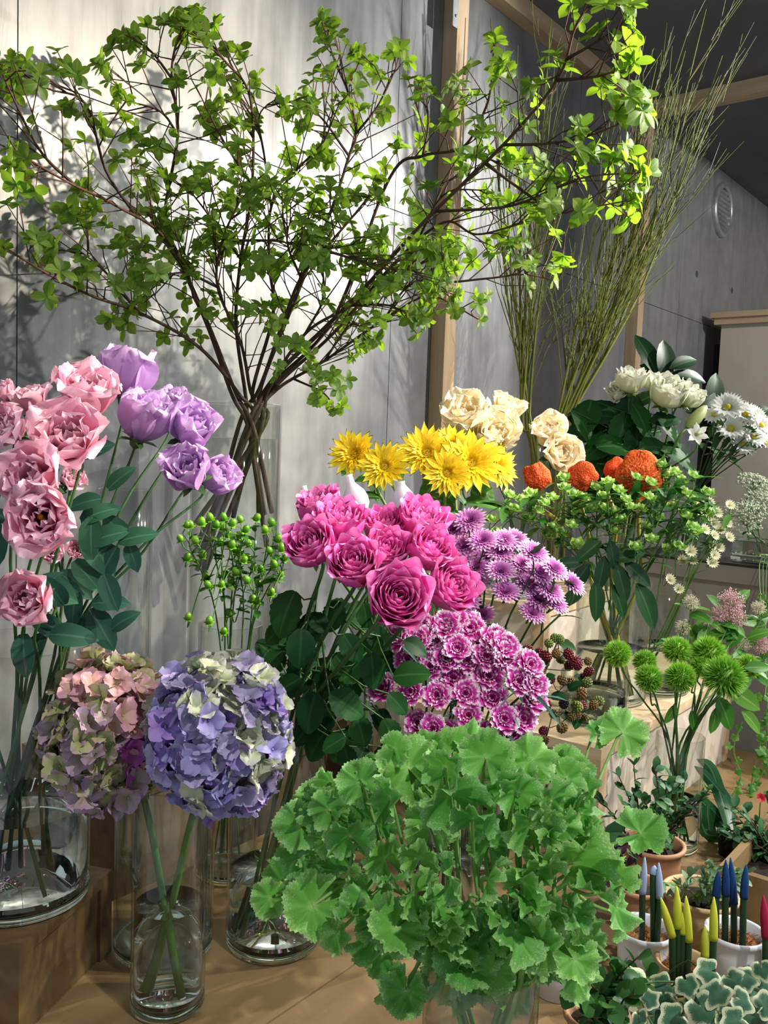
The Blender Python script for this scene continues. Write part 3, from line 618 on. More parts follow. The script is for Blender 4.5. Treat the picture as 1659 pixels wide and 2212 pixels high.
sprays('chrysanthemum', mh, VMUM, 7, 'purple chrysanthemum spray with daisy blooms', 'purple sprays', 'flower', 'purple chrysanthemum sprays', MM, 74, lambda h: face(.75, .6, (h[0]-1080)/250), STEMD, .0016, [ML], 3, d0=1.27, leafL=(.03, .045))
SUN = organic('yellow_ray_petal', [(0, '#c99a08'), (.35, '#ecc414'), (1, '#f8e23a')], .3, .55, .05, 8, .12); SUNC = organic('golden_disc', [(0, '#8d6a0c'), (.5, '#cfa413'), (1, '#e8c61c')], .1, .6, .05, 30, .2)
def sunset(seed):
    rn = random.Random(seed); pets = []; core = MB()
    for i in range(20):
        b = MB(); b.petal(rn.uniform(.85, 1.08), .26, [58, 78+rn.uniform(-10, 8), 88+rn.uniform(-16, 14)], .1, 0, i*6.283/20+rn.uniform(-.1, .1), .5, vm=.45, base=.5, tip=.03, nu=5, nv=5); pets.append(b.build('ray_petal', SUN))
    for L, n, a in ((.78, 26, 66), (.6, 26, 52), (.44, 22, 38)):
        for i in range(n): core.petal(L*rn.uniform(.85, 1.1), .11, [a-15, a, a+rn.uniform(-10, 15)], .08, .02, i*6.283/n+rn.uniform(-.1, .1), vm=.4, base=.5, tip=.03, nu=3, nv=4)
    disc = MB()
    for i in range(70):
        r = .34*math.sqrt(i/70); disc.petal(rn.uniform(.12, .2), .05, [r*60, r*90], r, .06, i*2.4, vm=.4, base=.6, tip=.1, nu=3, nv=3)
    disc.lathe([(.36, .02), (.2, .1), (.01, .12)], 12)
    return core.build('ray_fringe', SUN), pets, disc.build('flower_disc', SUNC)
SS = [sunset(41), sunset(42)]
SUNLEAF = organic('sunflower_leaf', [(0, '#3f6f2a'), (1, '#4f8534')], .25, .5, .2, 15, .15, rib='#86aa62'); SL = [leafm('sunflower_leaf', SUNLEAF, 1, .55, .35, .3, .02, .3, .2, 5, 7)]
sl = [(762, 977, 100, 1.62, .3, .85, -.3, 'shaded yellow sunflower at far left of the row'), (829, 1005, 98, 1.58, .2, .9, -.1, 'yellow sunflower facing down forward, above the mesh wrapped bud'), (920, 973, 112, 1.60, .35, .85, -.1, 'bright yellow sunflower at left of the right clump'), (966, 1021, 96, 1.55, .1, .95, 0, 'lowest bright yellow sunflower in front of the clump'),
      (1021, 995, 130, 1.58, .3, .9, .15, 'largest bright yellow sunflower in the middle of the clump'), (1083, 1006, 92, 1.62, .25, .75, .6, 'rightmost yellow sunflower turned to the right'), (976, 950, 86, 1.68, .7, .6, .1, 'yellow sunflower at the back of the clump')]
for k, (x, y, w, d, a, c, r, lab) in enumerate(sl):
    H = W(x, y, d); f = face(a, c, r); s = w*d/FPX/2*1.2; pts = path(VSUN, H-f*.01, f, .05); T = thing('sunflower', lab, 'flower', pts[0], 'yellow sunflowers'); M = MZ(H-f*s*.25, f, s); S_ = SS[k % 2]
    bl = put('bloom', S_[0], T, M); put('disc', S_[2], bl, M)
    for me in S_[1]: put('petal', me, bl, M)
    b = MB(); bud_calyx(b, I4, 8, .5); put('calyx', b.build('calyx', STEM), bl, M)
    _, sp = stem(T, pts, .0034, .0028, STEMP)
    for j in range(3):
        q = sp[int(len(sp)*(.55+.12*j))]; dv = RT*U(-1, 1)+UP*U(-.7, .3)+TO*U(0, .6); put('leaf', SL[0], T, MF(q, dv, UP+TO*.5, U(.05, .075)))

# mesh wrapped buds
WRAP = organic('white_mesh_sleeve', [(0, '#cfc4d6'), (.4, '#d9d0de'), (1, '#f2efee')], .3, .7, .05, 90, .2)
for (x0, y0, x1, y1, w, d, lab) in ((768, 1078, 752, 1026, 54, 1.30, 'pale bud in a white mesh sleeve between the two left sunflowers'), (871, 1080, 866, 1040, 50, 1.30, 'pale bud in a white mesh sleeve above the right pink roses'), (668, 1100, 655, 1050, 44, 1.32, 'white sleeve tip poking up behind the leftmost roses')):
    A = W(x0, y0, d); B = W(x1, y1, d); f = (B-A).normalized(); Ln = (B-A).length; R = w*d/FPX/2
    pts = path(VWRP, A-f*R*1.4, f, .04); T = thing('wrapped_bud', lab, 'flower', pts[0], 'mesh wrapped buds'); M = MZ(A, f, 1)
    b = MB(); n = 30; prof = [(.15*R, -1.5*R), (.6*R, -1.25*R), (.95*R, -.6*R), (R, 0), (.85*R, .55*R), (.5*R, 1.05*R), (.33*R, 1.3*R), (.3*R, Ln*.9), (.34*R, Ln), (.05*R, Ln)]
    rows = [[M @ Vector((r*(1+.035*(i % 2))*math.cos(6.283*i/n), r*(1+.035*(i % 2))*math.sin(6.283*i/n), z)) for i in range(n)] for r, z in prof]
    b.grid(rows, [[(i/n, j/(len(prof)-1)) for i in range(n)] for j in range(len(prof))], True)
    o = WM[T].translation; b.V = [tuple(Vector(v)-o) for v in b.V]; put('mesh_sleeve', b.build('mesh_sleeve', WRAP), T, WM[T].copy())
    stem(T, pts, .003, .0026, STEM)
# ------------------------------------------------------------------ celosia
from mathutils import noise as mnoise
CEL = organic('orange_celosia', [(0, '#c23a10'), (.5, '#ea5f24'), (1, '#f58a4c')], .12, .75, .06, 30, .3)
def celosia(seed):
    b = MB(); nu, nv = 120, 70; rows = []; uvs = []; off = Vector((seed*7.3, seed*3.1, seed))
    for j in range(nv):
        th = .05+2.75*j/(nv-1); row = []; uv = []
        for i in range(nu):
            ph = 6.283*i/nu; p = Vector((math.sin(th)*math.cos(ph), math.sin(th)*math.sin(ph), math.cos(th)))
            big = mnoise.noise(p*1.3+off)*.28; w = mnoise.noise(p*3.2+off*2); rid = abs(math.sin(w*24+mnoise.noise(p*8+off)*3))
            row.append(p*(.84+big+.13*rid)); uv.append((.5, rid*.8))
        rows.append(row); uvs.append(uv)
    b.grid(rows, uvs, True); b.petal(.9, .7, [190, 182, 178], .25, -.7, 0, .3); return b.build('celosia_crest', CEL)
CE = [celosia(k) for k in range(1, 4)]
for k, (x, y, w, d, lab) in enumerate(((1161, 1030, 62, 1.70, 'leftmost orange celosia, under the cream lisianthus'), (1260, 1030, 64, 1.68, 'single round orange celosia standing apart in the middle'), (1328, 1014, 50, 1.72, 'small orange celosia tucked left of the largest one'), (1382, 1020, 96, 1.66, 'largest orange celosia at right above the green buds'))):
    H = W(x, y, d); f = face(.9, .4, U(-.2, .2)); s = w*d/FPX/2*1.0; pts = path(VCEL, H-f*s*.6, f); T = thing('celosia', lab, 'flower', pts[0], 'orange celosia'); put('crest', CE[k % 3], T, MZ(H, f, s)); stem(T, pts, .0035, .004, organic('yellow_stem', [(0, '#a89a3a'), (1, '#bfb04a')], 0, .5, .1) if k == 0 else bpy.data.materials['yellow_stem'])

# ------------------------------------------------------------------ pink and white dianthus
DIA = organic('magenta_white_petal', [(0, '#9a0f74'), (.55, '#c81a9a'), (.80, '#d94ab6'), (.88, '#f0c2e6'), (1, '#fdf4fc')], .2, .6, .06, 3, .10)
def dian(seed):
    rn = random.Random(seed); b = MB()
    for L, n, a in ((1, 6, 80), (.9, 6, 62), (.7, 5, 42), (.5, 4, 22)):
        for i in range(n): b.petal(L*rn.uniform(.9, 1.08), .85*L, [35, a-10, a+rn.uniform(-10, 14)], .05, .0, i*6.283/n+L*5+rn.uniform(-.2, .2), .9, .07, 2.5, rn.uniform(0, 6), vm=.8, base=.2, tip=.55, nu=9, nv=6, teeth=.045)
    return b.build('dianthus_bloom', DIA)
DM = [dian(k) for k in range(4)]
dh = zc([(1040, 100), (1120, 150), (890, 150), (1000, 140), (860, 210), (930, 200), (1010, 200), (1240, 210), (1290, 240), (1060, 250), (1110, 310), (1200, 290), (930, 340), (1040, 400), (830, 470), (690, 450), (960, 490), (1210, 390), (1230, 500), (1300, 300), (1360, 420), (1420, 330), (1440, 430), (1100, 480), (1115, 590), (1010, 690), (1290, 610), (1380, 610), (1240, 690), (870, 630), (940, 660), (950, 790), (1040, 800), (1330, 690), (1160, 220), (820, 300), (760, 190), (1430, 500), (1010, 300), (1150, 700)], .422, 540, 1300)
dh = [(x, y, 1.12+max(0, (1500-y))*.0003+U(-.015, .015)) for x, y in dh]
DL = leafm('dianthus_leaf', organic('blue_green_blade', [(0, '#4a7a70'), (1, '#5f9085')], .1, .55, .2), 1, .07, .3, .6, .05, .3, .2, 3, 5)
sprays('dianthus', dh, VDIA, 10, 'magenta dianthus spray with white edged frilly blooms', 'dianthus sprays', 'flower', 'pink and white dianthus sprays', DM, 80, lambda h: face(.55, .8, (h[0]-1000)/300), STEMD, .0016, [DL], 4, d0=1.13, leafL=(.06, .09))

# ------------------------------------------------------------------ green bud sprays (right), hypericum (left), astrantia
GRN = organic('lime_green_cup', [(0, '#5a9226'), (.5, '#96cc48'), (1, '#cfe996')], .3, .5, .12, 20, .15)
def cup(seed):
    rn = random.Random(seed); b = MB()
    for L, n, a in ((1, 5, 55), (.85, 5, 30), (.7, 4, 8)):
        for i in range(n): b.petal(L*rn.uniform(.9, 1.1), .85*L, [90, a+6, a-48], .05, 0, i*6.283/n+L*4, .6, vm=.6, base=.4, tip=.2, nu=5, nv=5)
    for i in range(5): b.petal(.95, .10, [95, 80, 60], .05, -.05, i*6.283/5+.3, vm=.3, base=.7, tip=.02, nu=3, nv=4)
    b.ball((0, 0, .36), .36, 8, 6); return b.build('green_cup', GRN)
CU = [cup(k) for k in range(3)]
nh = zc([(250, 985), (365, 980), (280, 1060), (480, 1000), (405, 1070), (490, 1160), (150, 1120), (180, 1190), (545, 895), (550, 945), (640, 1000), (670, 1030), (730, 945), (790, 915), (840, 960), (760, 1050), (825, 1075), (910, 1050), (1020, 920), (1015, 1000), (940, 890), (1075, 820), (1150, 860), (1190, 905), (1110, 880), (1250, 880), (1330, 975), (1200, 970), (1245, 1010), (1145, 1045), (1205, 1095), (1340, 1080), (1245, 1160), (1265, 1185), (995, 1155), (1025, 1225), (940, 1270), (1120, 1280), (1170, 1265), (620, 1250), (455, 1205), (540, 1190), (585, 1150), (600, 1080), (700, 1060), (1080, 1010), (970, 1060), (880, 1010), (320, 1010), (440, 1030), (600, 985), (360, 1110), (230, 1080), (820, 1180), (1060, 1110), (760, 990), (1290, 1060), (860, 1120)], .3972, 1000, 680)
NL = [leafm('slim_leaf', organic('fresh_green_blade', [(0, '#35662a'), (1, '#4a8336')], .25, .5, .25, 20), 1, .28, .4, .15, .03, .25, .2, 3, 6)]
NLB = leafm('broad_dark_leaf', organic('dark_pointed_leaf', [(0, '#1a3a20'), (1, '#22472a')], .1, .55, .3, 25, .15, rib='#38603c', spec=.2), 1, .42, .4, .1, .02, .2, .25, 5, 8)
sprays('green_bud_spray', nh, VCEL, 12, 'spray of lime green cup shaped buds', 'green bud sprays', 'foliage', 'lime green bud sprays', CU, 40, lambda h: face(.8, .5, U(-.3, .3)), STEM, .0012, NL, 22, d0=1.60, jit=.07, partname='bud', leafL=(.03, .06))
t = thing('pointed_foliage', 'dark stem with large pointed leaves below the green buds', 'foliage', VCEL['c']+UP*.02)
stem(t, [VCEL['c']+UP*.02, VCEL['c']+UP*.2, W(1290, 1180, 1.6)], .0028, .002, STEMD)
for x, y, w, rx, uy in ((1270, 1190, 75, -.7, -.5), (1300, 1240, 80, -.2, -1), (1345, 1260, 90, .3, -1), (1380, 1240, 80, .7, -.6), (1400, 1310, 110, .45, -1), (1250, 1250, 80, -.6, -.8), (1325, 1200, 70, .2, -1), (1235, 1290, 70, -.8, -.6), (1360, 1200, 70, .7, .2), (1290, 1300, 90, .05, -1), (1230, 1215, 60, -.9, 0), (1340, 1300, 80, .4, -1)):
    d = 1.57; L = w*d/FPX; yd = RT*rx+UPC*uy+TO*.15; P = W(x, y, d)-yd.normalized()*L*.5; put('leaf', NLB, t, MF(P, yd, TO+UP*.4+RT*U(-.3, .3), L))

BER = organic('green_berry_skin', [(0, '#4f8a1c'), (1, '#7ab82c')], .08, .28, .12, 20, .1, spec=.5)
b = MB(); b.ball((0, 0, .55), .5, 14, 9, sz=1.2); b.ball((0, 0, 1.2), .06, 6, 4, sz=2)
for i in range(5): b.petal(.75, .6, [60, 85, 110], .1, .0, i*1.2566, vm=.5, base=.4, tip=.1, nu=4, nv=4)
BM = [b.build('hypericum_berry', BER)]
hh = zc([(1190, 1300), (1220, 1300), (1290, 1285), (1350, 1255), (1435, 1255), (1430, 1315), (1450, 1360), (1530, 1365), (1545, 1265), (1635, 1255), (1600, 1420), (1415, 1415), (1480, 1430), (1510, 1460), (1540, 1480), (1555, 1520), (1600, 1510), (1615, 1570), (1455, 1615), (1490, 1665), (1590, 1655), (1340, 1685), (1415, 1680), (1315, 1635), (1525, 1600), (1160, 1390), (1195, 1510), (1290, 1490), (1205, 1890), (1340, 1915), (1430, 1980), (1640, 1785), (1380, 1300), (1260, 1400), (1570, 1330), (1480, 1290)], .3376, 0, 700) + [(600, 1170), (585, 1195), (610, 1190), (612, 1210), (565, 1235), (595, 1225), (560, 1265), (605, 1245), (590, 1135), (575, 1150), (500, 1330), (585, 1285), (545, 1300)]
HLF = [leafm('hypericum_leaf', organic('hypericum_green', [(0, '#3c6e28'), (1, '#4f8634')], .25, .5, .2, 20), 1, .55, .45, .3, .1, .25, .2, 4, 5)]
sprays('hypericum', hh, VHYP, 11, 'hypericum stem with shiny green berries', 'hypericum stems', 'foliage', 'green hypericum stems', BM, 31, lambda h: face(.8, .4, U(-.6, .6)), STEM, .0011, HLF, 18, d0=1.26, jit=.05, partname='berry', leafL=(.012, .022), drop=.012)

AST = organic('cream_bract', [(0, '#b9b98c'), (.6, '#dfdcb6'), (1, '#e9e4cf')], .25, .6, .1, 20, .15)
b = MB()
for i in range(14): b.petal(1, .3, [55, 62, 68], .05, 0, i*6.283/14, vm=.5, base=.4, tip=.03, nu=3, nv=4)
for i in range(22): b.petal(.7, .05, [i*2.6, i*3], .02, .05, i*2.4, vm=.5, base=.7, tip=.8, nu=3, nv=3)
AM = [b.build('astrantia_bloom', AST)]
ah = zc([(960, 700), (740, 670), (630, 770), (790, 900), (930, 890), (790, 1020), (950, 1040), (770, 1130), (850, 1150), (800, 1230), (770, 1310), (560, 1280), (460, 1290), (540, 1190), (820, 780), (720, 830), (860, 960), (660, 690), (420, 1590), (320, 1490), (690, 960), (380, 540)], .2034, 1380, 950)
sprays('astrantia', ah, VAST, 7, 'astrantia stem with creamy star blooms', 'astrantia stems', 'flower', 'cream astrantia stems', AM, 34, lambda h: face(.45, .85, U(-.2, .5)), STEM, .0013, NL, 5, d0=1.70, jit=.05, leafL=(.03, .05))

# ------------------------------------------------------------------ daisies, lily, lace flowers, glossy leaves
DAI = organic('white_ray', [(0, '#dfe3d8'), (1, '#fbfbfb')], .2, .6, .03); b = MB()
for n, a, L in ((16, 84, 1), (14, 66, .92)):
    for i in range(n): b.petal(L, .34, [60, a, a+U(-8, 8)], .15, 0, i*6.283/n+a, .5, vm=.6, base=.5, tip=.15, nu=4, nv=4)
DAIM = b.build('daisy_bloom', DAI); b = MB(); b.ball((0, 0, .12), .22, 10, 6, sz=.6); DISC = b.build('daisy_disc', solid('yellow_disc', '#d8c41c', '#b7a514', .7))
dz = [(1572, 881, 60), (1610, 897, 56), (1609, 924, 68), (1579, 927, 54), (1643, 920, 52), (1604, 962, 52), (1655, 958, 46), (1543, 897, 38), (1578, 903, 44), (1626, 945, 50), (1632, 900, 46)]
rk = ranks([q[0] for q in dz])
for k, (x, y, w) in enumerate(dz):
    d = 2.05+U(-.05, .05); H = W(x, y, d); f = face(.5, .75, (x-1600)/90); s = w*d/FPX/2*1.15; pts = path(VDAI, H, f, .03)
    T = thing('daisy', f'white daisy chrysanthemum near the counter, {rk[k]} of the white daisies', 'flower', pts[0], 'white daisies'); M = MZ(H, f, s); bl = put('bloom', DAIM, T, M)
    put('disc', DISC, bl, M); _, sp = stem(T, pts, .0016, .0013, STEMD)
    for j in range(4):
        q = sp[int(len(sp)*U(.5, .9))]; put('leaf', ML, T, MF(q, rvec()+UP*.1, UP+rvec(.3), U(.03, .05)))
LILY = organic('lily_bud_green', [(0, '#7f9a4a'), (.6, '#b5bf7e'), (1, '#d9d6a6')], .15, .5, .05, 12, .2); LILW = organic('white_lily_petal', [(0, '#c9d08a'), (.3, '#eef0e2'), (1, '#f5f6f2')], .25, .5, .03)
LS = W(1500, 960, 1.9); A = W(1484, 925, 1.9); B = W(1527, 876, 1.92)
pts = path(VWRO, A, (B-A).normalized(), .03); T = thing('lily', 'white lily with a long pale green bud beside white roses', 'flower', pts[0]); b = MB(); M = MZ(A, B-A, (B-A).length)
b.lathe([(.06, 0), (.15, .15), (.19, .4), (.16, .7), (.08, .92), (.01, 1)], 12); put('bud', b.build('lily_bud', LILY), T, M); stem(T, pts, .003, .0026, STEM)
M = MZ(W(1503, 940, 1.88), face(.1, .9, -.1), .026); bb = MB(); bb.lathe([(.02, -.2), (.12, 0), (.2, .2)], 10); fl = put('flower_head', bb.build('lily_throat', LILY), T, M)
for i in range(6):
    b = MB(); b.petal(1.15, .55, [25, 55, 95], .08, .05, i*1.0472, .5, vm=.5, base=.4, tip=.04, nu=5, nv=6); put('petal', b.build('lily_petal', LILW), fl, M)
bb = MB(); o = WM[T].translation; s2 = spline([pts[2], W(1500, 975, 1.9), W(1503, 943, 1.885)], 4); bb.tube([p-o for p in s2], .0022, 5); put('side_stem', bb.build('side_stem', STEM), T, WM[T].copy())
GLO = organic('glossy_dark_leaf', [(0, '#14331b'), (1, '#1d4423')], .08, .42, .2, 15, .12, rib='#3f6a3a', spec=.3); GL = [leafm('glossy_leaf', GLO, 1, .42+.12*k, .5, .1, .04, .3, .25, 5, 8) for k in range(2)]
T = thing('glossy_branch', 'branch with big glossy dark leaves above the white roses', 'foliage', VWRO['c']+UP*.02); sp = stem(T, [VWRO['c']+UP*.02, VWRO['c']+UP*.28, W(1440, 960, 2.06), W(1455, 790, 2.12)], .004, .002, STEMD)
for x, y, w, rx, uy in ((1400, 760, 100, -.35, 1), (1440, 775, 90, .15, .9), (1480, 780, 80, .8, .4), (1500, 810, 85, .9, .05), (1545, 850, 95, .3, .8), (1560, 865, 110, .95, .35), (1420, 800, 70, -.6, .4), (1470, 815, 70, .6, .3), (1520, 880, 80, .7, .2), (1640, 890, 60, .9, .5), (1390, 860, 80, -.7, -.2), (1545, 880, 90, .8, -.2)):
    d = 2.1; L = w*d/FPX; yd = RT*rx+UPC*uy+TO*U(-.2, .3); P = W(x, y, d)-yd.normalized()*L*.5; put('leaf', RN.choice(GL), T, MF(P, yd, TO+UP*.6+RT*U(-.6, .6), L))
AMM = organic('lace_flower_white', [(0, '#9fb48c'), (1, '#dfe6d2')], .15, .7, .08)
def umbel(seed):
    rn = random.Random(seed); b = MB()
    for i in range(52):
        r = math.sqrt(i/52); ph = i*2.4; c = Vector((r*math.cos(ph), r*math.sin(ph), .45*(1-r*r)))
        b.tube([Vector((0, 0, -.55)), c*.6+Vector((0, 0, -.12)), c], [.012, .01, .008], 3, False)
        for k in range(9):
            q = c+Vector((rn.uniform(-.11, .11), rn.uniform(-.11, .11), rn.uniform(-.02, .05))); b.ball(q, rn.uniform(.036, .058), 5, 3)
    return b.build('lace_umbel', AMM)
UM = [umbel(1), umbel(2)]
for k, (x, y, w, d, a, c, r, lab) in enumerate(((1608, 1118, 96, 1.98, .6, .5, -.4, 'lace flower umbel hanging over the counter edge, lowest of three'), (1645, 1092, 84, 2.0, .6, .6, .1, 'lace flower umbel at the right edge, middle of three'), (1630, 1050, 88, 2.06, .8, .5, .2, 'pale lace flower umbel highest of three, under the daisies'))):
    H = W(x, y, d); f = face(a, c, r); pts = path(VAMM, H-f*.02, f, .03); T = thing('lace_flower', lab, 'flower', pts[0], 'white lace flowers'); put('umbel', UM[k % 2], T, MZ(H, f, w*d/FPX/2)); stem(T, pts, .0018, .0013, STEM)
    for j in range(4): put('leaf', NL[0], T, MF(H-f*.03+rvec(.02), rvec()+RT*.3, UP, U(.03, .05)))

# ------------------------------------------------------------------ blackberries
BB = {k: organic(k+'_berry', [(0, c1), (1, c2)], .05, .35, .15, 10, .1, spec=.5) for k, c1, c2 in (('red', '#4a0d18', '#7d1f2c'), ('green', '#5d7030', '#7f9144'), ('brown', '#5a4a24', '#7a6130'), ('black', '#0f0d14', '#1d1a24'))}
def bberry(mat):
    b = MB(); b.ball((0, 0, 0), .8, 8, 6, sz=1.15)
    for i in range(46):
        z = 1-2*(i+.5)/46; r = math.sqrt(1-z*z); ph = i*2.4; b.ball((r*math.cos(ph)*.82, r*math.sin(ph)*.82, z*.98), .26, 6, 4)
    for i in range(5): b.petal(.7, .35, [80, 100, 120], .1, -1.0, i*1.2566, vm=.4, base=.4, tip=.05, nu=3, nv=3)
    return b.build('blackberry_fruit', mat)
BF = {k: bberry(m) for k, m in BB.items()}
bz = [(120, 455, 'red'), (190, 480, 'red'), (235, 495, 'red'), (255, 415, 'green'), (290, 380, 'green'), (325, 385, 'green'), (380, 485, 'red'), (430, 530, 'red'), (385, 555, 'red'), (440, 555, 'red'), (510, 595, 'red'), (475, 630, 'red'), (265, 645, 'red'), (340, 650, 'brown'), (500, 665, 'green'), (460, 695, 'red'), (465, 735, 'brown'), (225, 710, 'brown'), (205, 750, 'red'), (240, 810, 'red'), (285, 865, 'green'), (350, 800, 'black'), (435, 820, 'green'), (465, 815, 'red'), (540, 810, 'brown'), (570, 785, 'green'), (400, 885, 'brown'), (435, 880, 'brown'), (475, 890, 'brown'), (340, 955, 'brown'), (220, 975, 'red'), (225, 1035, 'brown'), (95, 1005, 'green'), (330, 520, 'brown'), (395, 670, 'brown'), (300, 480, 'brown'), (505, 530, 'brown')]
bl_ = leafm('bramble_leaf', ROSELEAF, 1, .6, .4, .2, .03, .2, .2, 5, 8, .06)
for gi, (yr, lab, tip) in enumerate((((0, 560), 'bramble twig with red and green blackberries, uppermost of three', (1205, 1385)), ((560, 760), 'bramble twig with red blackberries, middle of three', (1262, 1470)), ((760, 1100), 'bramble twig with brown unripe blackberries, lowest of three', (1250, 1540)))):
    H = W(tip[0], tip[1], 1.33); T0 = VDIA['c']+Vector((.02, .0, .03))*1+rvec(.01); T0.z = TZ+.03
    pts = [T0, VDIA['c']+Vector((.03, -.0, .19)), W(1130, 1530, 1.26), W((1140+tip[0])/2, (1535+tip[1])/2, 1.3), H]; T = thing('bramble', lab, 'fruit', T0, 'blackberry twigs'); _, sp = stem(T, pts, .0022, .0013, BARK); o = WM[T].translation
    for x, y, kind in bz:
        if yr[0] <= y < yr[1]:
            P = W(1100+x*.337, 1250+y*.337, 1.31+U(-.03, .03)); f = (UP*.2+rvec(.7)).normalized(); s = U(.0062, .0082); put('berry', BF[kind], T, MZ(P, f, s))
            q = min(sp[8:], key=lambda p: (p-P).length+.02*RN.random()); bb = MB(); bb.tube([q-o, (q+P)/2-o-UP*.005, P-f*s-o], .0008, 4); put('berry_stalk', bb.build('berry_stalk', STEMD), T, WM[T].copy())
    for j in range(4): put('leaf', bl_, T, MF(sp[-1-j*3], RT*U(-1, 1)+UP*U(-.5, .8)+TO*.3, TO+UP, U(.02, .032)))

# ------------------------------------------------------------------ fluffy green dianthus balls and pink plumes
TRI = organic('moss_green_tuft', [(0, '#447a1a'), (.5, '#70ae2c'), (1, '#b0de58')], .2, .6, .08)
def tuft(seed):
    rn = random.Random(seed); b = MB()
    for i in range(950):
        z = 1-1.8*(i+.5)/950; r = math.sqrt(max(0, 1-z*z)); ph = i*2.39996; n = Vector((r*math.cos(ph), r*math.sin(ph), z)); n = (n+Vector((rn.uniform(-.25, .25), rn.uniform(-.25, .25), rn.uniform(-.25, .25)))).normalized()
        M = MZ(n*.5, n, 1, rn.uniform(0, 6)); b.petal(rn.uniform(.40, .52), .05, [2, 8], 0, 0, 0, vm=.2, base=.8, tip=.02, nu=3, nv=3, M=M)
    b.ball((0, 0, 0), .55, 12, 8); return b.build('green_tuft', TRI)
TM = [tuft(1), tuft(2)]
tr = [(1334, 1413, 64, 1.42, 'fluffy green dianthus ball at far left, apart from the others'), (1393, 1430, 56, 1.5, 'small shaded green ball behind the left front one'), (1462, 1405, 66, 1.52, 'green dianthus ball at upper centre left'), (1531, 1412, 80, 1.52, 'green dianthus ball at upper centre right'), (1402, 1466, 66, 1.44, 'green dianthus ball low in front at left'), (1469, 1463, 72, 1.44, 'green dianthus ball low in front at centre'), (1513, 1442, 52, 1.5, 'small green ball squeezed between the big ones'), (1565, 1463, 100, 1.42, 'largest bright green dianthus ball in front at right'), (1616, 1440, 58, 1.5, 'green dianthus ball at far right')]
for k, (x, y, w, d, lab) in enumerate(tr):
    H = W(x, y, d); f = face(.9, .3, (x-1470)/300); s = w*d/FPX/2*1.05; pts = path(VTRI, H-f*s*.4, f, .04); T = thing('green_dianthus', lab, 'flower', pts[0], 'fluffy green dianthus balls'); put('tuft', TM[k % 2], T, MZ(H, f, s)); stem(T, pts, .0017, .0014, STEMD)
FLU = organic('pink_plume', [(0, '#d0a0a2'), (1, '#f3cfd4')], .2, .8, .12, 40, .3); FLC = organic('cream_plume', [(0, '#cfc6a6'), (1, '#f0e8d6')], .2, .8, .08)
def plume(mat, seed):
    rn = random.Random(seed); b = MB()
    for i in range(420):
        v = Vector((rn.gauss(0, 1), rn.gauss(0, 1), rn.gauss(0, 1))).normalized(); r = rn.uniform(.5, 1)*(1+.25*mnoise.noise(v*2.5+Vector((seed, 0, 0)))); p = v*r
        if i % 2: b.tube([p*.3, p], .012, 3, False)
        b.ball(p, rn.uniform(.035, .065), 4, 3)
    return b.build('plume', mat)
PM = [plume(FLU, 1), plume(FLU, 2)]; PC = plume(FLC, 3)
FRL = leafm('fresh_leaf', organic('fresh_leaf_green', [(0, '#3c7326'), (1, '#569236')], .3, .45, .2, 20, .1, rib='#7fae58'), 1, .45, .38, .2, .02, .3, .2, 5, 7)
fz = [(1580, 1300, 60, 0), (1586, 1332, 54, 0), (1552, 1327, 40, 0), (1493, 1302, 38, 1), (1528, 1340, 28, 1), (1474, 1355, 36, 1), (1639, 1313, 34, 1), (1646, 1392, 46, 0), (1605, 1392, 34, 1)]
rk = ranks([q[0] for q in fz])
for k, (x, y, w, c) in enumerate(fz):
    d = 1.60; H = W(x, y, d); pts = path(VTRI, H-UP*.005, UP, .03); T = thing('plume_flower', f'{"cream" if c else "pink"} fluffy plume flower behind green balls, {rk[k]} of the plumes', 'flower', pts[0], 'fluffy pink and cream plumes'); put('plume', PC if c else PM[k % 2], T, MZ(H, UP+rvec(.3), w*d/FPX/2)); _, sp = stem(T, pts, .0013, .001, STEM)
    for j in range(5): q = sp[int(len(sp)*U(.55, .95))]; put('leaf', FRL, T, MF(q, RT*U(-1, 1)+UP*U(-.6, .6)+TO*U(-.2, .6), UP+TO*.5+rvec(.4), U(.03, .055)))
T = thing('leafy_spray', 'spray of big fresh green leaves hanging right of the green balls', 'foliage', VTRI['c']+UP*.02); stem(T, [VTRI['c']+UP*.02, VTRI['c']+UP*.18, W(1560, 1500, 1.45)], .002, .0015, STEM)
for x, y, w, rx, uy in ((1615, 1510, 95, .85, -.5), (1570, 1545, 85, .4, -.9), (1545, 1560, 60, -.1, -1), (1500, 1560, 50, .2, -.9), (1450, 1545, 50, -.4, -.9), (1640, 1440, 60, .9, .1), (1630, 1560, 70, .9, -.8), (1600, 1480, 70, .7, .5), (1500, 1370, 55, -.3, .9), (1520, 1350, 70, .5, .8), (1600, 1290, 60, .7, .6), (1550, 1300, 50, -.6, .7), (1620, 1340, 60, .9, -.1)):
    d = 1.46 if y > 1400 else 1.64; L = w*d/FPX; yd = RT*rx+UPC*uy+TO*.1; P = W(x, y, d)-yd.normalized()*L*.5; put('leaf', FRL, T, MF(P, yd, TO+UP*.5+RT*U(-.4, .4), L))
def twigs(T, sp, bases, r=.0011, mat=None, name='leaf_stalk', sag=.004):
    o = WM[T].translation
    for P in bases:
        q = min(sp, key=lambda p: (p-P).length); bb = MB(); bb.tube([q-o, (q+P)/2-o-UP*sag, P-o], [r*1.2, r, r*.8], 5); put(name, bb.build(name, mat or STEM), T, WM[T].copy())
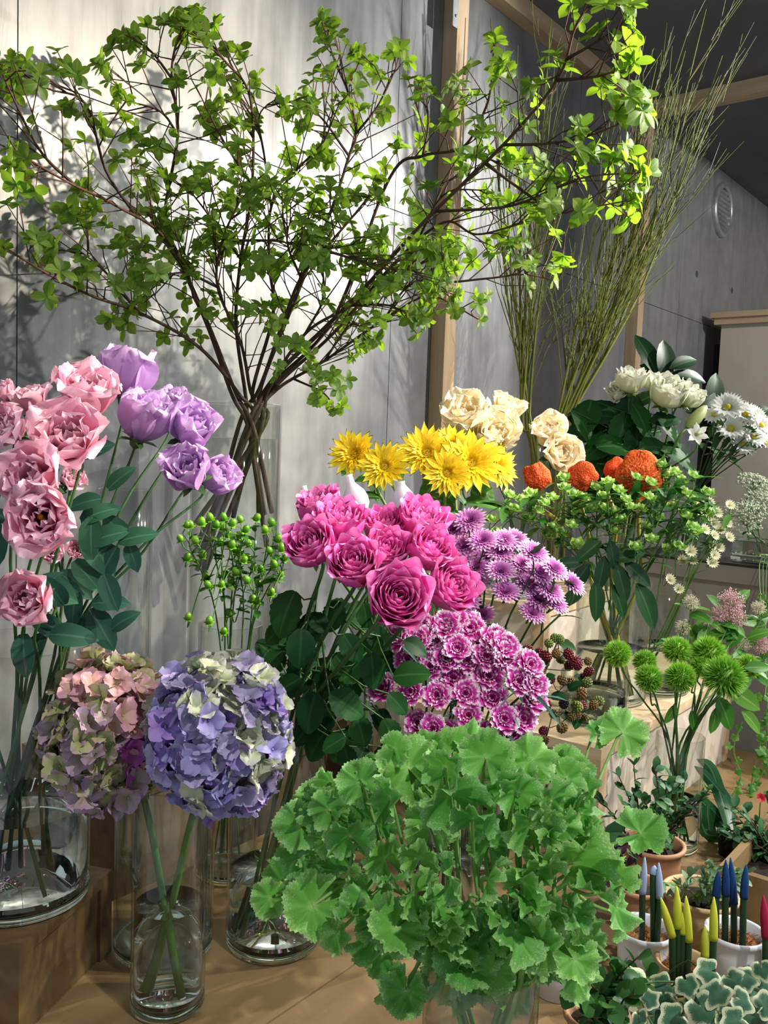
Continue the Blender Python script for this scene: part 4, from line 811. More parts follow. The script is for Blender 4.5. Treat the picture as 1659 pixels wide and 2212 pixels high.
# ------------------------------------------------------------------ variegated geranium
GER = organic('variegated_geranium', [(0, '#8fbf68'), (.22, '#5fa440'), (.7, '#64a846'), (1, '#88c468')], .3, .55, .16, 18, .2, speck=('#c9dcae', 26, .82, .98, .34)); GERS = organic('geranium_stalk', [(0, '#6f9f4c'), (1, '#8db565')], .1, .5, .1)
def gerleaf(seed):
    rn = random.Random(seed); b = MB(); nr, nt_ = 8, 81; rows = []; uvs = []; ph = [rn.uniform(0, 6) for _ in range(6)]; up = rn.uniform(.05, .35)
    for j in range(nr):
        v = j/(nr-1); row = []; uv = []
        for i in range(nt_):
            th = math.radians(-164+328*i/(nt_-1)); lob = .84+.13*abs(math.cos(3.4*th/1.02))**.8
            r = v*lob*(1+(.032*(1 if i % 2 else -1) if j == nr-1 else 0)+(.02*math.sin(th*5+ph[0])))
            z = up*v*v+.17*v**2.2*math.sin(7*th+ph[1])+.17*v**2*math.sin(3*th+ph[2])+.10*v**3*math.sin(11*th+ph[3])*(.5+.5*math.sin(2*th+ph[4]))+.05*v**6*math.sin(23*th+ph[5])
            row.append(Vector((r*math.sin(th), r*math.cos(th), z))); uv.append((i/(nt_-1), v))
        rows.append(row); uvs.append(uv)
    b.grid(rows, uvs); return b.build('geranium_leaf', GER)
GM = [gerleaf(k) for k in range(7)]
gz = [(610, 200, 210, .8, .5), (780, 310, 230, .3, .9), (980, 300, 190, .6, .7), (270, 350, 170, .6, .7), (180, 430, 160, .4, .8), (480, 420, 190, .7, .3), (660, 560, 140, .3, .9), (780, 640, 160, .2, .9), (930, 510, 130, .5, .8), (1100, 430, 190, .5, .8), (1260, 410, 190, .3, .5), (1270, 580, 300, .3, .95), (1130, 600, 180, .2, .9), (1440, 755, 190, .4, .8), (1260, 770, 150, .1, .9), (1040, 850, 220, .1, 1), (840, 950, 220, .1, 1), (770, 770, 180, .5, .8), (560, 840, 190, .1, .9), (230, 750, 200, -.2, .9), (110, 650, 150, .3, .9), (60, 720, 120, .1, .9), (190, 550, 160, .5, .8), (320, 860, 120, 0, .9), (600, 1090, 150, -.3, .9), (1180, 940, 170, -.1, 1), (1340, 880, 130, .2, .9), (1280, 1030, 150, -.1, .9), (1040, 1120, 120, -.3, .9), (1100, 170, 170, .8, .5), (920, 160, 180, .8, .4), (1240, 200, 140, .8, .5), (420, 260, 150, .8, .4), (380, 470, 160, .5, .8), (520, 560, 150, .4, .9), (700, 430, 170, .5, .8), (870, 400, 160, .6, .7), (640, 700, 160, .2, .9), (930, 640, 160, .3, .9), (880, 760, 150, .2, .9), (1180, 330, 170, .7, .6), (1330, 480, 150, .5, .7), (450, 720, 170, .2, .9), (330, 620, 170, .4, .8), (1000, 450, 150, .5, .8), (1100, 740, 150, .2, .95), (1360, 700, 160, .3, .9), (700, 880, 150, .1, .9), (950, 1010, 150, 0, .9), (540, 320, 150, .8, .5), (760, 200, 150, .8, .4), (1050, 300, 150, .7, .6), (1330, 300, 140, .7, .4), (300, 480, 130, .6, .6), (1440, 620, 140, .5, .6), (730, 1010, 120, -.1, .9), (500, 950, 120, -.1, .9)]
gl = [(550+x*.5425, 1550+y*.5425, s*.5425*1.38, a, c) for x, y, s, a, c in gz] + [(1345, 1582, 120, .9, .25), (1385, 1800, 118, .6, .6), (1290, 1585, 66, .8, .2), (1205, 1650, 66, .8, .5)]
for _ in range(46):
    a = U(0, 6.283); r = math.sqrt(U(.0, .95)); gl.append((985+r*400*math.cos(a), 1880+r*285*math.sin(a), U(70, 120), U(.1, .9), U(.4, 1)))
gl += [(U(840, 1210), U(1950, 2075), U(80, 130), U(-.3, .4), 1) for _ in range(22)]
NG = 14; gl.sort(key=lambda q: q[0]); per = math.ceil(len(gl)/NG); grp = [gl[i:i+per] for i in range(0, len(gl), per)]
for gi, g in enumerate(grp):
    L = []
    for (x, y, s, a, c) in g:
        rr = math.hypot((x-1000)/430, (y-1880)/320); d = .76+.09*rr+U(-.03, .04)+(.02 if y < 1680 else 0)
        if y < 1600: d = .95
        if x > 1340 and y > 1750: d = .86
        P = W(x, y, d); n = face(a, c, clamp((x-1000)/380, -1, 1)*.8)+rvec(.18); L.append((P, n.normalized(), s*d/FPX/2))
    ctr = sum((q[0] for q in L), Vector())/len(L); pts = path(VGER, ctr*.75+(VGER['c']+UP*.24)*.25, UP, .02)
    T = thing('geranium', f'variegated geranium sprig with frilly leaves, {ranks([sum(q[0] for q in h)/len(h) for h in grp])[gi]} in its vase', 'foliage', pts[0], 'variegated geranium sprigs'); _, sp = stem(T, pts, .0026, .0022, GERS)
    for P, n, s in L:
        o = WM[T].translation; q = min(sp[len(sp)//2:], key=lambda p: (p-P).length); bb = MB(); s2 = spline([q, (q+P)/2-n*.02, P-n*.012, P], 4); bb.tube([p-o for p in s2], [.0017]*len(s2), 6); put('leaf_stalk', bb.build('leaf_stalk', GERS), T, WM[T].copy())
        put('leaf', RN.choice(GM), T, MF(P, -(P-q)*-1+UP*.2*-1+rvec(.3), n, s) if False else MF(P, (P-q).normalized()+rvec(.35), n, s))

# ------------------------------------------------------------------ pots and their plants on the table at right
WHITE = solid('white_enamel', '#e9edf5', '#e2e7f0', .25, spec=.6); TERRA = solid('pale_terracotta', '#c79a78', '#b78764', .8, (30, 30, 30)); SOIL = solid('dark_soil', '#1c1512', '#2a2019', .95, (80, 80, 80), bump=.8); COIR = organic('coconut_fibre', [(0, '#6d4627'), (1, '#a06f3f')], 0, .9, .1); CLAY = solid('cream_bowl', '#d9bd93', '#c7a677', .6, (10, 10, 50))
def pot(T, c, R, h, mat, lip=.004, taper=.82, soil=SOIL, name='pot', wav=0):
    o = WM[T].translation; M = Matrix.Translation(Vector((c[0], c[1], c[2]))-o)
    b = MB(); n = 40; prof = [(R*taper*.6, 0), (R*taper, .001), (R*(taper+(1-taper)*.7), h*.7), (R*.985, h-.008), (R+lip, h-.006), (R+lip, h-.001), (R+lip*.3, h), (R-.002, h-.002), (R-.004, h*.75)]
    b.lathe(prof, n, M=M, cap0=True); put(name, b.build(name, mat), T, WM[T].copy())
    b = MB(); b.lathe([(R-.005, h*.80), (R*.6, h*.86), (.001, h*.87)], 24, M=M); put('soil' if soil is SOIL else 'soil_cover', b.build('pot_soil', soil), T, WM[T].copy())
    return Vector((c[0], c[1], c[2]+h*.86))
SPK = {k: organic(k+'_velvet_tip', [(0, a), (1, c)], 0, .95, .05, 400, .3) for k, a, c in (('pale_blue', '#8fa3c4', '#a9bbd8'), ('yellow', '#b9c02c', '#d6da4a'), ('blue', '#0e3468', '#17477f'), ('red', '#8f1236', '#b01d48'))}
DKG = organic('dark_spear_leaf', [(0, '#1d3a22'), (1, '#27482b')], 0, .5, .1, 60, .3)
def spearpot(label, c, R, h, spikes, kind, potmat=WHITE):
    T = thing('spear_plant', label, 'potted plant', (c[0], c[1], TZ), 'spear plants with coloured velvet tips'); top = pot(T, (c[0], c[1], TZ), R, h, potmat, .003, .86, COIR); o = WM[T].translation
    b = MB()
    for i in range(170):
        a = U(0, 6.28); r = R*.55*math.sqrt(RN.random()); p = Vector((top.x+r*math.cos(a), top.y+r*math.sin(a), top.z-.002)); q = p+Vector((U(-.013, .013), U(-.013, .013), U(.001, .010))); b.tube([p-o, (p+q)/2+rvec(.004)-o, q-o], .00035, 3, False)
    f_ = put('fibre_tuft', b.build('fibre_tuft', COIR), T, WM[T].copy()); f_['kind'] = 'stuff'
    for (x0, y0, xm, ym, x1, y1, d, w) in spikes:
        A, Mi, B = W(x0, y0, d), W(xm, ym, d), W(x1, y1, d); A.z = min(A.z, top.z+.002); r = w*d/FPX/2
        b = MB(); b.tube([A-o, A*.5+Mi*.5-o, Mi-o, Mi*.6+B*.4-o], [r*.85, r*.9, r*.9, r*.6], 10); put('spear_leaf', b.build('spear_leaf', DKG), T, WM[T].copy())
        s2 = spline([Mi-(B-Mi)*.0, Mi*.66+B*.34, Mi*.33+B*.67, B], 3); b = MB(); n = len(s2); b.tube([p-o for p in s2], [r*(1.06 if k < n*.35 else 1.06*(1-((k/(n-1)-.35)/.65)**2*.86)) for k in range(n)], 12); put('velvet_tip', b.build('velvet_tip', SPK[kind]), T, WM[T].copy())
p8 = lambda x, y: (1150+x*.3068, 1750+y*.3068)
def sp8(L, d, w): return [(*p8(*a), *p8(*m), *p8(*t), d+U(-.01, .01), w) for a, m, t in L]
PA, PB = onz(1392, 2018, .845), onz(1588, 2025, .845); PC_ = onz(1475, 2085, .835); PD = onz(1712, 2080, .84)
spearpot('white pot of spear leaves with pale blue velvet tips', PA, .034, .075, sp8([((780, 780), (775, 590), (792, 330)), ((860, 800), (850, 450), (862, 390)), ((885, 800), (895, 620), (890, 370))], 1.085, 15), 1.0 and 'pale_blue')
spearpot('white pot of spear leaves with dark blue velvet tips', PB, .035, .075, sp8([((1300, 790), (1293, 610), (1310, 430)), ((1365, 790), (1360, 600), (1362, 350)), ((1425, 820), (1420, 660), (1395, 335)), ((1490, 820), (1488, 620), (1505, 385))], 1.09, 16), 'blue')
spearpot('small pot of spear leaves with yellow velvet tips in front', PC_, .030, .062, sp8([((1000, 1020), (985, 890), (903, 615)), ((1030, 1010), (1028, 830), (1015, 535)), ((1100, 1020), (1100, 925), (1082, 605)), ((1215, 1090), (1215, 1035), (1215, 815)), ((1270, 1080), (1275, 915), (1278, 612)), ((1060, 990), (1058, 870), (1055, 720))], 1.03, 17), 'yellow', CLAY)
spearpot('pot of spear leaves with crimson velvet tips at right edge', PD, .033, .07, sp8([((1650, 1060), (1645, 900), (1627, 600)), ((1700, 1060), (1700, 900), (1700, 640))], 1.05, 18), 'red')
# small white pot under the geranium leaves
PE = onz(1200, 2140, TZ); T = thing('white_pot', 'plain white pot half hidden under geranium leaves', 'pot', (PE.x, PE.y, TZ)); top = pot(T, (PE.x, PE.y, TZ), .030, .062, WHITE, .002, .9)
SML = organic('small_dark_leaf', [(0, '#2e5a34'), (1, '#3f7044')], .15, .5, .25, 20, .1, spec=.25); SLM = [leafm('small_leaf', SML, 1, .62, .55, .2, .12, .2, .2, 4, 5) for _ in range(1)]
SUC = organic('grey_green_spoon_leaf', [(0, '#557a52'), (1, '#7fa07c')], .1, .5, .2, 20, .1)
def bush(label, potc, R, h, potmat, top_px, d, nst, leafs, L, twmat, name='potted_shrub', nl=14, upright=.7, cat='potted plant', z0=None):
    z0 = TZ if z0 is None else z0; T = thing(name, label, cat, (potc[0], potc[1], z0))
    if R: top = pot(T, (potc[0], potc[1], z0), R, h, potmat)
    else: top = Vector((potc[0], potc[1], z0+h))
    o = WM[T].translation; cnt = 0
    for i in range(nst):
        x, y = RN.choice(top_px); E = W(x+U(-14, 14), y+U(-12, 12), d+U(-.05, .05)); a = U(0, 6.28); r = (R or .03)*.6*RN.random(); A = Vector((top.x+r*math.cos(a), top.y+r*math.sin(a), top.z-.006)); s = spline([A, A*.5+E*.5+rvec(.008)+UP*.01, E], 5)
        b = MB(); b.tube([p-o for p in s], [.0015]*6+[.0009]*(len(s)-6), 5); put('twig', b.build('twig', twmat), T, WM[T].copy())
        for k in range(nl):
            q = s[min(len(s)-1, 3+int((len(s)-3)*(k+.5)/nl))]; dv = (E-A).normalized()*.6+rvec(.9); put('leaf', RN.choice(leafs), T, MF(q, dv, UP+rvec(.6), L*U(.75, 1.25))); cnt += 1
    return T
PF = onz(1412, 1815, .87); bush('round peach clay pot with a small leaved dark shrub', (PF.x, PF.y), .043, .088, TERRA, [(1330, 1690), (1370, 1660), (1395, 1655), (1420, 1665), (1450, 1680), (1490, 1690), (1520, 1705), (1350, 1730), (1300, 1710), (1430, 1720), (1480, 1740), (1390, 1740), (1340, 1770), (1440, 1770)], 1.29, 20, SLM, .017, BARK, nl=13)
PG = onz(1382, 1905, .85); bush('small peach pot with dark purple and green leaves', (PG.x, PG.y), .032, .068, TERRA, [(1310, 1800), (1340, 1780), (1360, 1810), (1330, 1830), (1300, 1840)], 1.15, 6, [leafm('purple_leaf', organic('purple_leaf', [(0, '#3a1c30'), (1, '#4c2640')], .1, .45, .15), 1, .35, .4, .2, .03, .2, .2, 5, 6), SLM[0]], .04, STEMD, nl=4)
PH = onz(1513, 1925, .855); bush('cream wooden bowl with trailing grey green succulent', (PH.x, PH.y), .047, .075, CLAY, [(1440, 1900), (1470, 1880), (1500, 1885), (1530, 1870), (1560, 1885), (1580, 1900), (1480, 1930), (1520, 1945), (1550, 1920), (1450, 1870), (1600, 1890)], 1.17, 15, [leafm('spoon_leaf', SUC, 1, .45, .65, .2, .2, .1, .2, 4, 5)], .017, STEMP, name='potted_succulent', nl=9)
# wooden trough with red flowered shrub
QX, QY = 1.265, .372; t = thing('wooden_trough', 'wooden trough at right edge holding the red flowered shrub', 'planter', (QX+.17, QY-.14, TZ))
for lo, hi in (((QX, QY-.28, TZ), (QX+.012, QY, TZ+.085)), ((QX+.33, QY-.28, TZ), (QX+.342, QY, TZ+.085)), ((QX+.012, QY-.012, TZ), (QX+.33, QY, TZ+.085)), ((QX+.012, QY-.28, TZ), (QX+.33, QY-.268, TZ+.085))):
    b = MB(); b.box(lo, hi); put('side_board', b.build('trough_board', PLY, False), t)
b = MB(); b.box((QX+.012, QY-.268, TZ+.001), (QX+.33, QY-.012, TZ+.055)); put('soil', b.build('trough_soil', SOIL, False), t)
RED = organic('red_petal', [(0, '#8a0f12'), (1, '#d3222a')], .2, .5, .05)
T = bush('leafy shrub with one tiny red flower in the trough', (QX+.13, QY-.06), 0, .05, None, [(1570, 1760), (1600, 1750), (1630, 1745), (1650, 1770), (1585, 1800), (1620, 1800), (1655, 1720), (1600, 1840), (1640, 1840), (1655, 1810), (1660, 1860)], 1.40, 20, SLM, .019, BARK, nl=13, z0=TZ+.004)
b = MB()
for i in range(7): b.petal(1, .8, [50, 70, 85], .05, 0, i*.9, .8, vm=.7, base=.3, tip=.3, nu=5, nv=4)
put('flower_head', b.build('red_flower', RED), T, MZ(W(1643, 1724, 1.38), face(.5, .8), .0085)); bb = MB(); o = WM[T].translation; bb.tube([W(1640, 1770, 1.39)-o, W(1643, 1726, 1.383)-o], .0009, 5); put('flower_stalk', bb.build('flower_stalk', STEM), T, WM[T].copy())
# dark strap leaved plant
PI = onz(1590, 1800, TZ); PI = Vector((1.50, .425, TZ)); STR = organic('strap_leaf', [(0, '#1d4a2c'), (1, '#2d6138')], .1, .4, .15, 10, .1, rib='#6a9468'); T = thing('strap_plant', 'dark plant with long arching strap leaves beside the stand', 'potted plant', (PI.x, PI.y, TZ)); pot(T, PI, .022, .04, BLACK, .001)
for pts in (((1590, 1840), (1575, 1740), (1530, 1680), (1500, 1655)), ((1600, 1845), (1560, 1780), (1520, 1735), (1490, 1720)), ((1580, 1840), (1525, 1800), (1515, 1740), (1520, 1700)), ((1595, 1840), (1560, 1730), (1535, 1660), (1505, 1640)), ((1605, 1840), (1585, 1800), (1550, 1760), (1535, 1745)), ((1570, 1840), (1540, 1810), (1530, 1770), (1528, 1735))):
    s = spline([PI+UP*.035]+[W(x, y, 1.53) for x, y in pts[1:]], 5); b = MB(); n = len(s); rows = []; uvs = []; o = WM[T].translation; wd = U(.010, .014)
    for k, p in enumerate(s):
        v = k/(n-1); w = wd*(.5+.5*math.sin(math.pi*min(1, v*1.6)/2))*(1-v**4)+.0005; tg = (s[min(k+1, n-1)]-s[max(k-1, 0)]).normalized(); sd = tg.cross(TO).normalized()
        rows.append([p-o+sd*w*u-TO*.25*w*abs(u) for u in (-1, -.4, 0, .4, 1)]); uvs.append([((u+1)/2, v) for u in (-1, -.4, 0, .4, 1)])
    b.grid(rows, uvs); put('strap_leaf', b.build('strap_leaf', STR), T, WM[T].copy())
# trailing vine hanging from the counter
IVG = organic('vine_leaf_green', [(0, '#3b7022'), (1, '#5a9433')], .35, .45, .2, 20, .1)
def ivr(a):
    K = ((0, 1.05), (30, .78), (58, .92), (95, .68), (128, .74), (166, .42))
    for (a0, r0), (a1, r1) in zip(K, K[1:]):
        if a <= a1: t = (a-a0)/(a1-a0); t = t*t*(3-2*t); return r0+(r1-r0)*t
    return .4
def ivyleaf(mat, name):
    b = MB(); nr, nt_ = 5, 33; rows = []; uvs = []
    for j in range(nr):
        v = j/(nr-1); row = []; uv = []
        for i in range(nt_):
            th = math.radians(-165+330*i/(nt_-1)); r = v*ivr(abs(math.degrees(th)))
            row.append(Vector((r*math.sin(th)*.95, r*math.cos(th)+.25, .12*v*v*math.cos(3*th)-.12*v*v))); uv.append((i/(nt_-1), v))
        rows.append(row); uvs.append(uv)
    b.grid(rows, uvs); return b.build(name, mat)
VL = ivyleaf(IVG, 'vine_leaf')
for gi, (pts, lab) in enumerate((([(1655, 1480), (1625, 1520), (1600, 1570), (1585, 1620), (1600, 1680), (1580, 1720)], 'trailing vine with small leaves, leftmost strand by the stand'), ([(1659, 1500), (1645, 1560), (1640, 1620), (1625, 1680), (1620, 1740)], 'trailing vine strand in the middle at right edge'), ([(1658, 1540), (1655, 1600), (1650, 1660), (1630, 1700), (1600, 1735)], 'trailing vine strand curling lowest at right edge'))):
    P0 = onx(1640+gi*8, 1225, KX-.02); P0.z = KZ+.003; s = spline([P0+Vector((.05, -.02, 0)), P0]+[W(x, y, 1.72+.03*gi) for x, y in pts], 6); T = thing('trailing_vine', lab, 'foliage', s[0], 'trailing vine strands'); o = WM[T].translation; b = MB(); b.tube([p-o for p in s], .0011, 5); put('vine_stem', b.build('vine_stem', STEM), T, WM[T].copy())
    for k in range(13):
        q = s[min(len(s)-1, 8+int((len(s)-8)*k/13))]; dv = RT*U(-1, 1)+UP*U(-1, .2)+TO*U(0, .5); put('leaf', VL, T, MF(q+rvec(.006), dv, TO+UP*.5+rvec(.5), U(.009, .015)))
# dark round leaved plant and variegated ivy in front
PJ = onz(1290, 2175, TZ+.07); bush('dark green round leaved plant in a clay pot at bottom', (PJ.x, PJ.y), .032, .065, TERRA, [(1250, 2120), (1280, 2080), (1300, 2060), (1330, 2090), (1370, 2070), (1390, 2090), (1290, 2140), (1320, 2160), (1350, 2130), (1270, 2170), (1340, 2190), (1385, 2140), (1300, 2195)], .90, 15, [leafm('round_leaf', organic('round_leaf_green', [(0, '#2c5c28'), (1, '#3c7334')], .15, .4, .2, 20, .1), 1, .85, .55, .2, .25, .15, .15, 5, 5)], .020, BARK, nl=9)
IVY = organic('variegated_ivy', [(0, '#4f7a5c'), (.5, '#3f6b50'), (.72, '#50795c'), (.82, '#cdd6ad'), (1, '#dfe3c4')], .15, .45, .12, 22, .28)
IL = ivyleaf(IVY, 'ivy_leaf')
PK = Vector((.80, .22, TZ)); T = thing('potted_ivy', 'variegated cream edged ivy spilling at the bottom right corner', 'potted plant', PK); top = pot(T, PK, .045, .07, TERRA); o = WM[T].translation
iz = [(700, 1240, 250), (930, 1240, 170), (1250, 1135, 160), (1090, 1230, 160), (1010, 1380, 150), (1310, 1290, 190), (1410, 1200, 170), (1610, 1270, 170), (1200, 1400, 240), (1370, 1450, 190), (1010, 1460, 180), (1560, 1440, 220), (1470, 1340, 170), (870, 1440, 170), (1130, 1320, 150), (1500, 1190, 150), (1620, 1120, 140), (1640, 1380, 170), (1280, 1480, 170), (760, 1470, 140), (1440, 1480, 170), (1350, 1370, 160), (1560, 1320, 150), (930, 1340, 140), (820, 1340, 120), (1180, 1230, 130)]
tips = []
for k, (x, y, s) in enumerate(iz):
    px, py = p8(x, y); d = .90+U(-.03, .03)-(y-1200)*.00012; P = W(px, py, d); L = s*.3068*d/FPX*.76; n = face(.5, .8, U(-.5, .5)); dv = RT*U(-1, 1)+UPC*U(-1, .2); put('leaf', IL, T, MF(P-dv.normalized()*L*.3, dv, n, L)); tips.append(P)
for k in range(0, len(tips), 3):
    g = sorted(tips[k:k+3], key=lambda p: (p-top).length); s = spline([top-UP*.004]+[p-TO*.03-UP*.012 for p in g], 4); b = MB(); b.tube([p-o for p in s], .0010, 5); put('ivy_stem', b.build('ivy_stem', STEMD), T, WM[T].copy())

# ------------------------------------------------------------------ green broom stems
BRO = organic('broom_bark', [(0, '#6d6a2c'), (.5, '#7a7a34'), (1, '#7f9a3c')], .05, .6, .12, 30, .2)
ends = [(1190, 40, -.1), (1060, 40, -.05), (1130, 200, 0), (1240, 380, .1), (1090, 330, 0), (1200, 120, .1), (1160, 260, .05), (1330, 250, 0), (1390, 230, 0), (1450, 160, -.05), (1480, 110, .0), (1525, 20, -.1), (1560, 120, 0), (1500, 200, .1), (1420, 130, .1), (1540, 250, 0), (1480, 330, .1), (1440, 280, -.05), (1400, 330, .1), (1350, 380, 0)]
rk = ranks([e[0] for e in ends])
for k, (x, y, dd) in enumerate(ends):
    left = x < 1260; bx = (1135+U(-10, 14)) if left else (1222+U(-22, 22)); mx = (1110+(x-1100)*.45) if left else bx+(x-bx)*.5
    d = 2.50+dd*.8; R_b = W(bx, 905, 2.55); base = VSTK['c']+Vector((U(-.04, .04), U(-.04, .04), .02)); E = W(x, y, d)
    E.y = min(E.y, 1.42); M1 = W(mx, 600, 2.52); M1.y = min(M1.y, 1.40)
    rimp = VSTK['c']+(Vector((R_b.x, R_b.y, 0))-Vector((VSTK['c'].x, VSTK['c'].y, 0)))*.7+UP*.55
    T = thing('broom_stem', f'long green broom stem with fine twigs, {rk[k]} of the broom stems', 'branch', base, 'green broom stems'); _, s = stem(T, [base, rimp, R_b, M1, E], .0075, .0014, BRO, 6, 8)
    o = WM[T].translation; b = MB(); dirm = (E-M1).normalized()
    for j in range(16):
        q = s[int(len(s)*U(.56, .94))]; tg = (dirm+rvec(.30)).normalized(); ln = U(.12, .34); e = q+tg*ln; e.y = min(e.y, 1.44); mid = (q+e)/2+rvec(.012); b.tube([p-o for p in (q, mid, e)], [.0016, .0012, .0006], 4, False)
        for _ in range(2):
            q2 = q.lerp(e, U(.3, .8)); e2 = q2+(tg+rvec(.35)).normalized()*U(.05, .16); e2.y = min(e2.y, 1.44); b.tube([q2-o, e2-o], [.001, .0005], 3, False)
    put('fine_twigs', b.build('fine_twigs', BRO), T, WM[T].copy())

# ------------------------------------------------------------------ leafy branches in the tall vase
ENK = organic('branch_leaf', [(0, '#607a36'), (1, '#54702f')], .42, .5, .28, 25, .1, rib='#7d9f4c', spec=.3, tcol='#a2cf34')
EL = [leafm('branch_leaf', ENK, 1, .56+.06*k, .58, .1, .05, .12+.14*k, .18, 5, 6) for k in range(3)]
NLEAF = 0
HI = [(-400, 110), (0, 110), (100, 95), (230, 110), (270, 60), (420, 5), (500, 70), (560, 150), (640, 215), (690, 30), (780, 80), (880, 90), (930, 185), (1010, 140), (1070, 70), (1140, 190), (1200, 60), (1250, -60), (1360, -20), (1420, 200), (2000, 200)]
LO = [(-400, 640), (0, 640), (150, 680), (300, 740), (420, 800), (700, 890), (735, 895), (770, 770), (1045, 715), (1060, 650), (1215, 640), (1240, 500), (1400, 470), (1420, 330), (2000, 330)]
def pwl(K, x):
    for (a, p), (c, q) in zip(K, K[1:]):
        if x <= c: return p+(q-p)*(x-a)/(c-a)
    return K[-1][1]
def in_crown(P):
    q = P-CAM; d = q.dot(FW); x = 829.5+FPX*q.dot(RT)/d; y = 1106-FPX*q.dot(UPC)/d
    return pwl(HI, x)+8 < y < pwl(LO, x)-8 and x < 1395
def whorl(T, P, dirv, n, L):
    global NLEAF
    a0 = U(0, 6.28); z = dirv.normalized(); x = z.orthogonal().normalized(); y = z.cross(x)
    for i in range(n):
        a = a0+i*6.283/n+U(-.3, .3); tl = math.radians(U(45, 85)); d = (x*math.cos(a)+y*math.sin(a))*math.sin(tl)+z*math.cos(tl)
        if (P+d*L).y > 1.47: d.y = -abs(d.y)
        T.append((RN.choice(EL), MF(P, d, z+UP*.35, L*U(.7, 1.15)))); NLEAF += 1
def branch(label, pts, r0, r1, twn, tw0=.3, Ls=.030, tl=(.05, .17), subs=(), wn=(4, 6), first=True):
    w = [W(*p) for p in pts]
    j = Vector((U(-1, 1), U(-1, 1), 0))*.04; base = VTAL['c']+j+UP*(VTAL['base']+.02); d0 = w[0]
    cross = W(543, 915, 1.75)+Vector((U(-.02, .02), U(-.02, .02), U(-.02, .02))); opp = VTAL['c']+(cross-w[1])*.0
    hv = Vector((w[1].x-cross.x, w[1].y-cross.y, 0)); hv = hv.normalized() if hv.length > 1e-4 else Vector((1, 0, 0)); hv = (hv+Vector((U(-.6, .6), U(-.6, .6), 0))).normalized(); base = VTAL['c']-hv*VTAL['R']*.9+UP*(VTAL['base']+.24+U(0, .15))
    T = thing('leafy_branch', label, 'branch', base, 'leafy branches in the tall vase'); o = WM[T].translation
    s = spline([base, cross]+w, 8); n = len(s); b = MB(); b.tube([p-o for p in s], [r0+(r1-r0)*(k/(n-1))**.7 for k in range(n)], 7)
    lines = [(s, int(twn*1.1), tw0+.08)]
    for sp_, tn in subs:
        q = [W(*p) for p in sp_]; q0 = min(s, key=lambda p: (p-q[0]).length); ss = spline([q0]+q[1:], 6); b.tube([p-o for p in ss], [r1*1.7-(r1*1.1)*k/(len(ss)-1) for k in range(len(ss))], 6); lines.append((ss, tn, .25))
    wh = []
    for ss, tn, t0 in lines:
        m = len(ss)
        wh.append((ss[-1], ss[-1]-ss[-3]))
        for k in range(tn):
            t = t0+(1-t0)*((k+U(.1, .9))/tn)**1.2; i = min(m-2, int(t*(m-1))); q = ss[i]; tg = (ss[i+1]-ss[max(0, i-1)]).normalized()
            ln = U(*tl)*(1.15-.4*t)
            for _ in range(7):
                dv = (tg*U(.4, .9)+rvec(.75)+UP*.18).normalized(); e = q+dv*ln
                if in_crown(e): break
                ln *= .88
            if not in_crown(e): continue
            if e.y > 1.44: e.y = 1.44-abs(U(0, .05))
            mid = (q+e)/2+rvec(.01); b.tube([p-o for p in (q, mid, e)], [.0013, .0010, .0008], 4, False); wh.append((e, e-mid))
            if RN.random() < .62:
                q2 = mid; e2 = q2+(dv+rvec(.8)).normalized()*ln*U(.4, .7)
                if not in_crown(e2): continue
                if e2.y > 1.44: e2.y = 1.42
                b.tube([p-o for p in (q2, e2)], [.0009, .0007], 4, False); wh.append((e2, e2-q2))
    put('branch_wood', b.build('branch_wood', BARK), T, WM[T].copy())
    lv = []
    for P, dv in wh: whorl(lv, P, dv, RN.randint(*wn), Ls*U(.8, 1.15))
    lv.sort(key=lambda q: (q[1].translation-CAM).length)
    for me, M in lv[:295]: put('leaf', me, T, M)
    if len(lv) > 295:
        b = MB()
        for me, M in lv[295:]:
            k = len(b.V); uvd = {}
            for l_, d_ in zip(me.loops, me.uv_layers[0].data): uvd[l_.vertex_index] = tuple(d_.uv)
            for v in me.vertices: b.v(M @ v.co - o, uvd[v.index])
            for p in me.polygons: b.F.append(tuple(k+i for i in p.vertices))
        put('far_leaves', b.build('far_leaves', ENK), T, WM[T].copy())['kind'] = 'stuff'
Ld = lambda x: 1.22+.52*clamp(x/545)
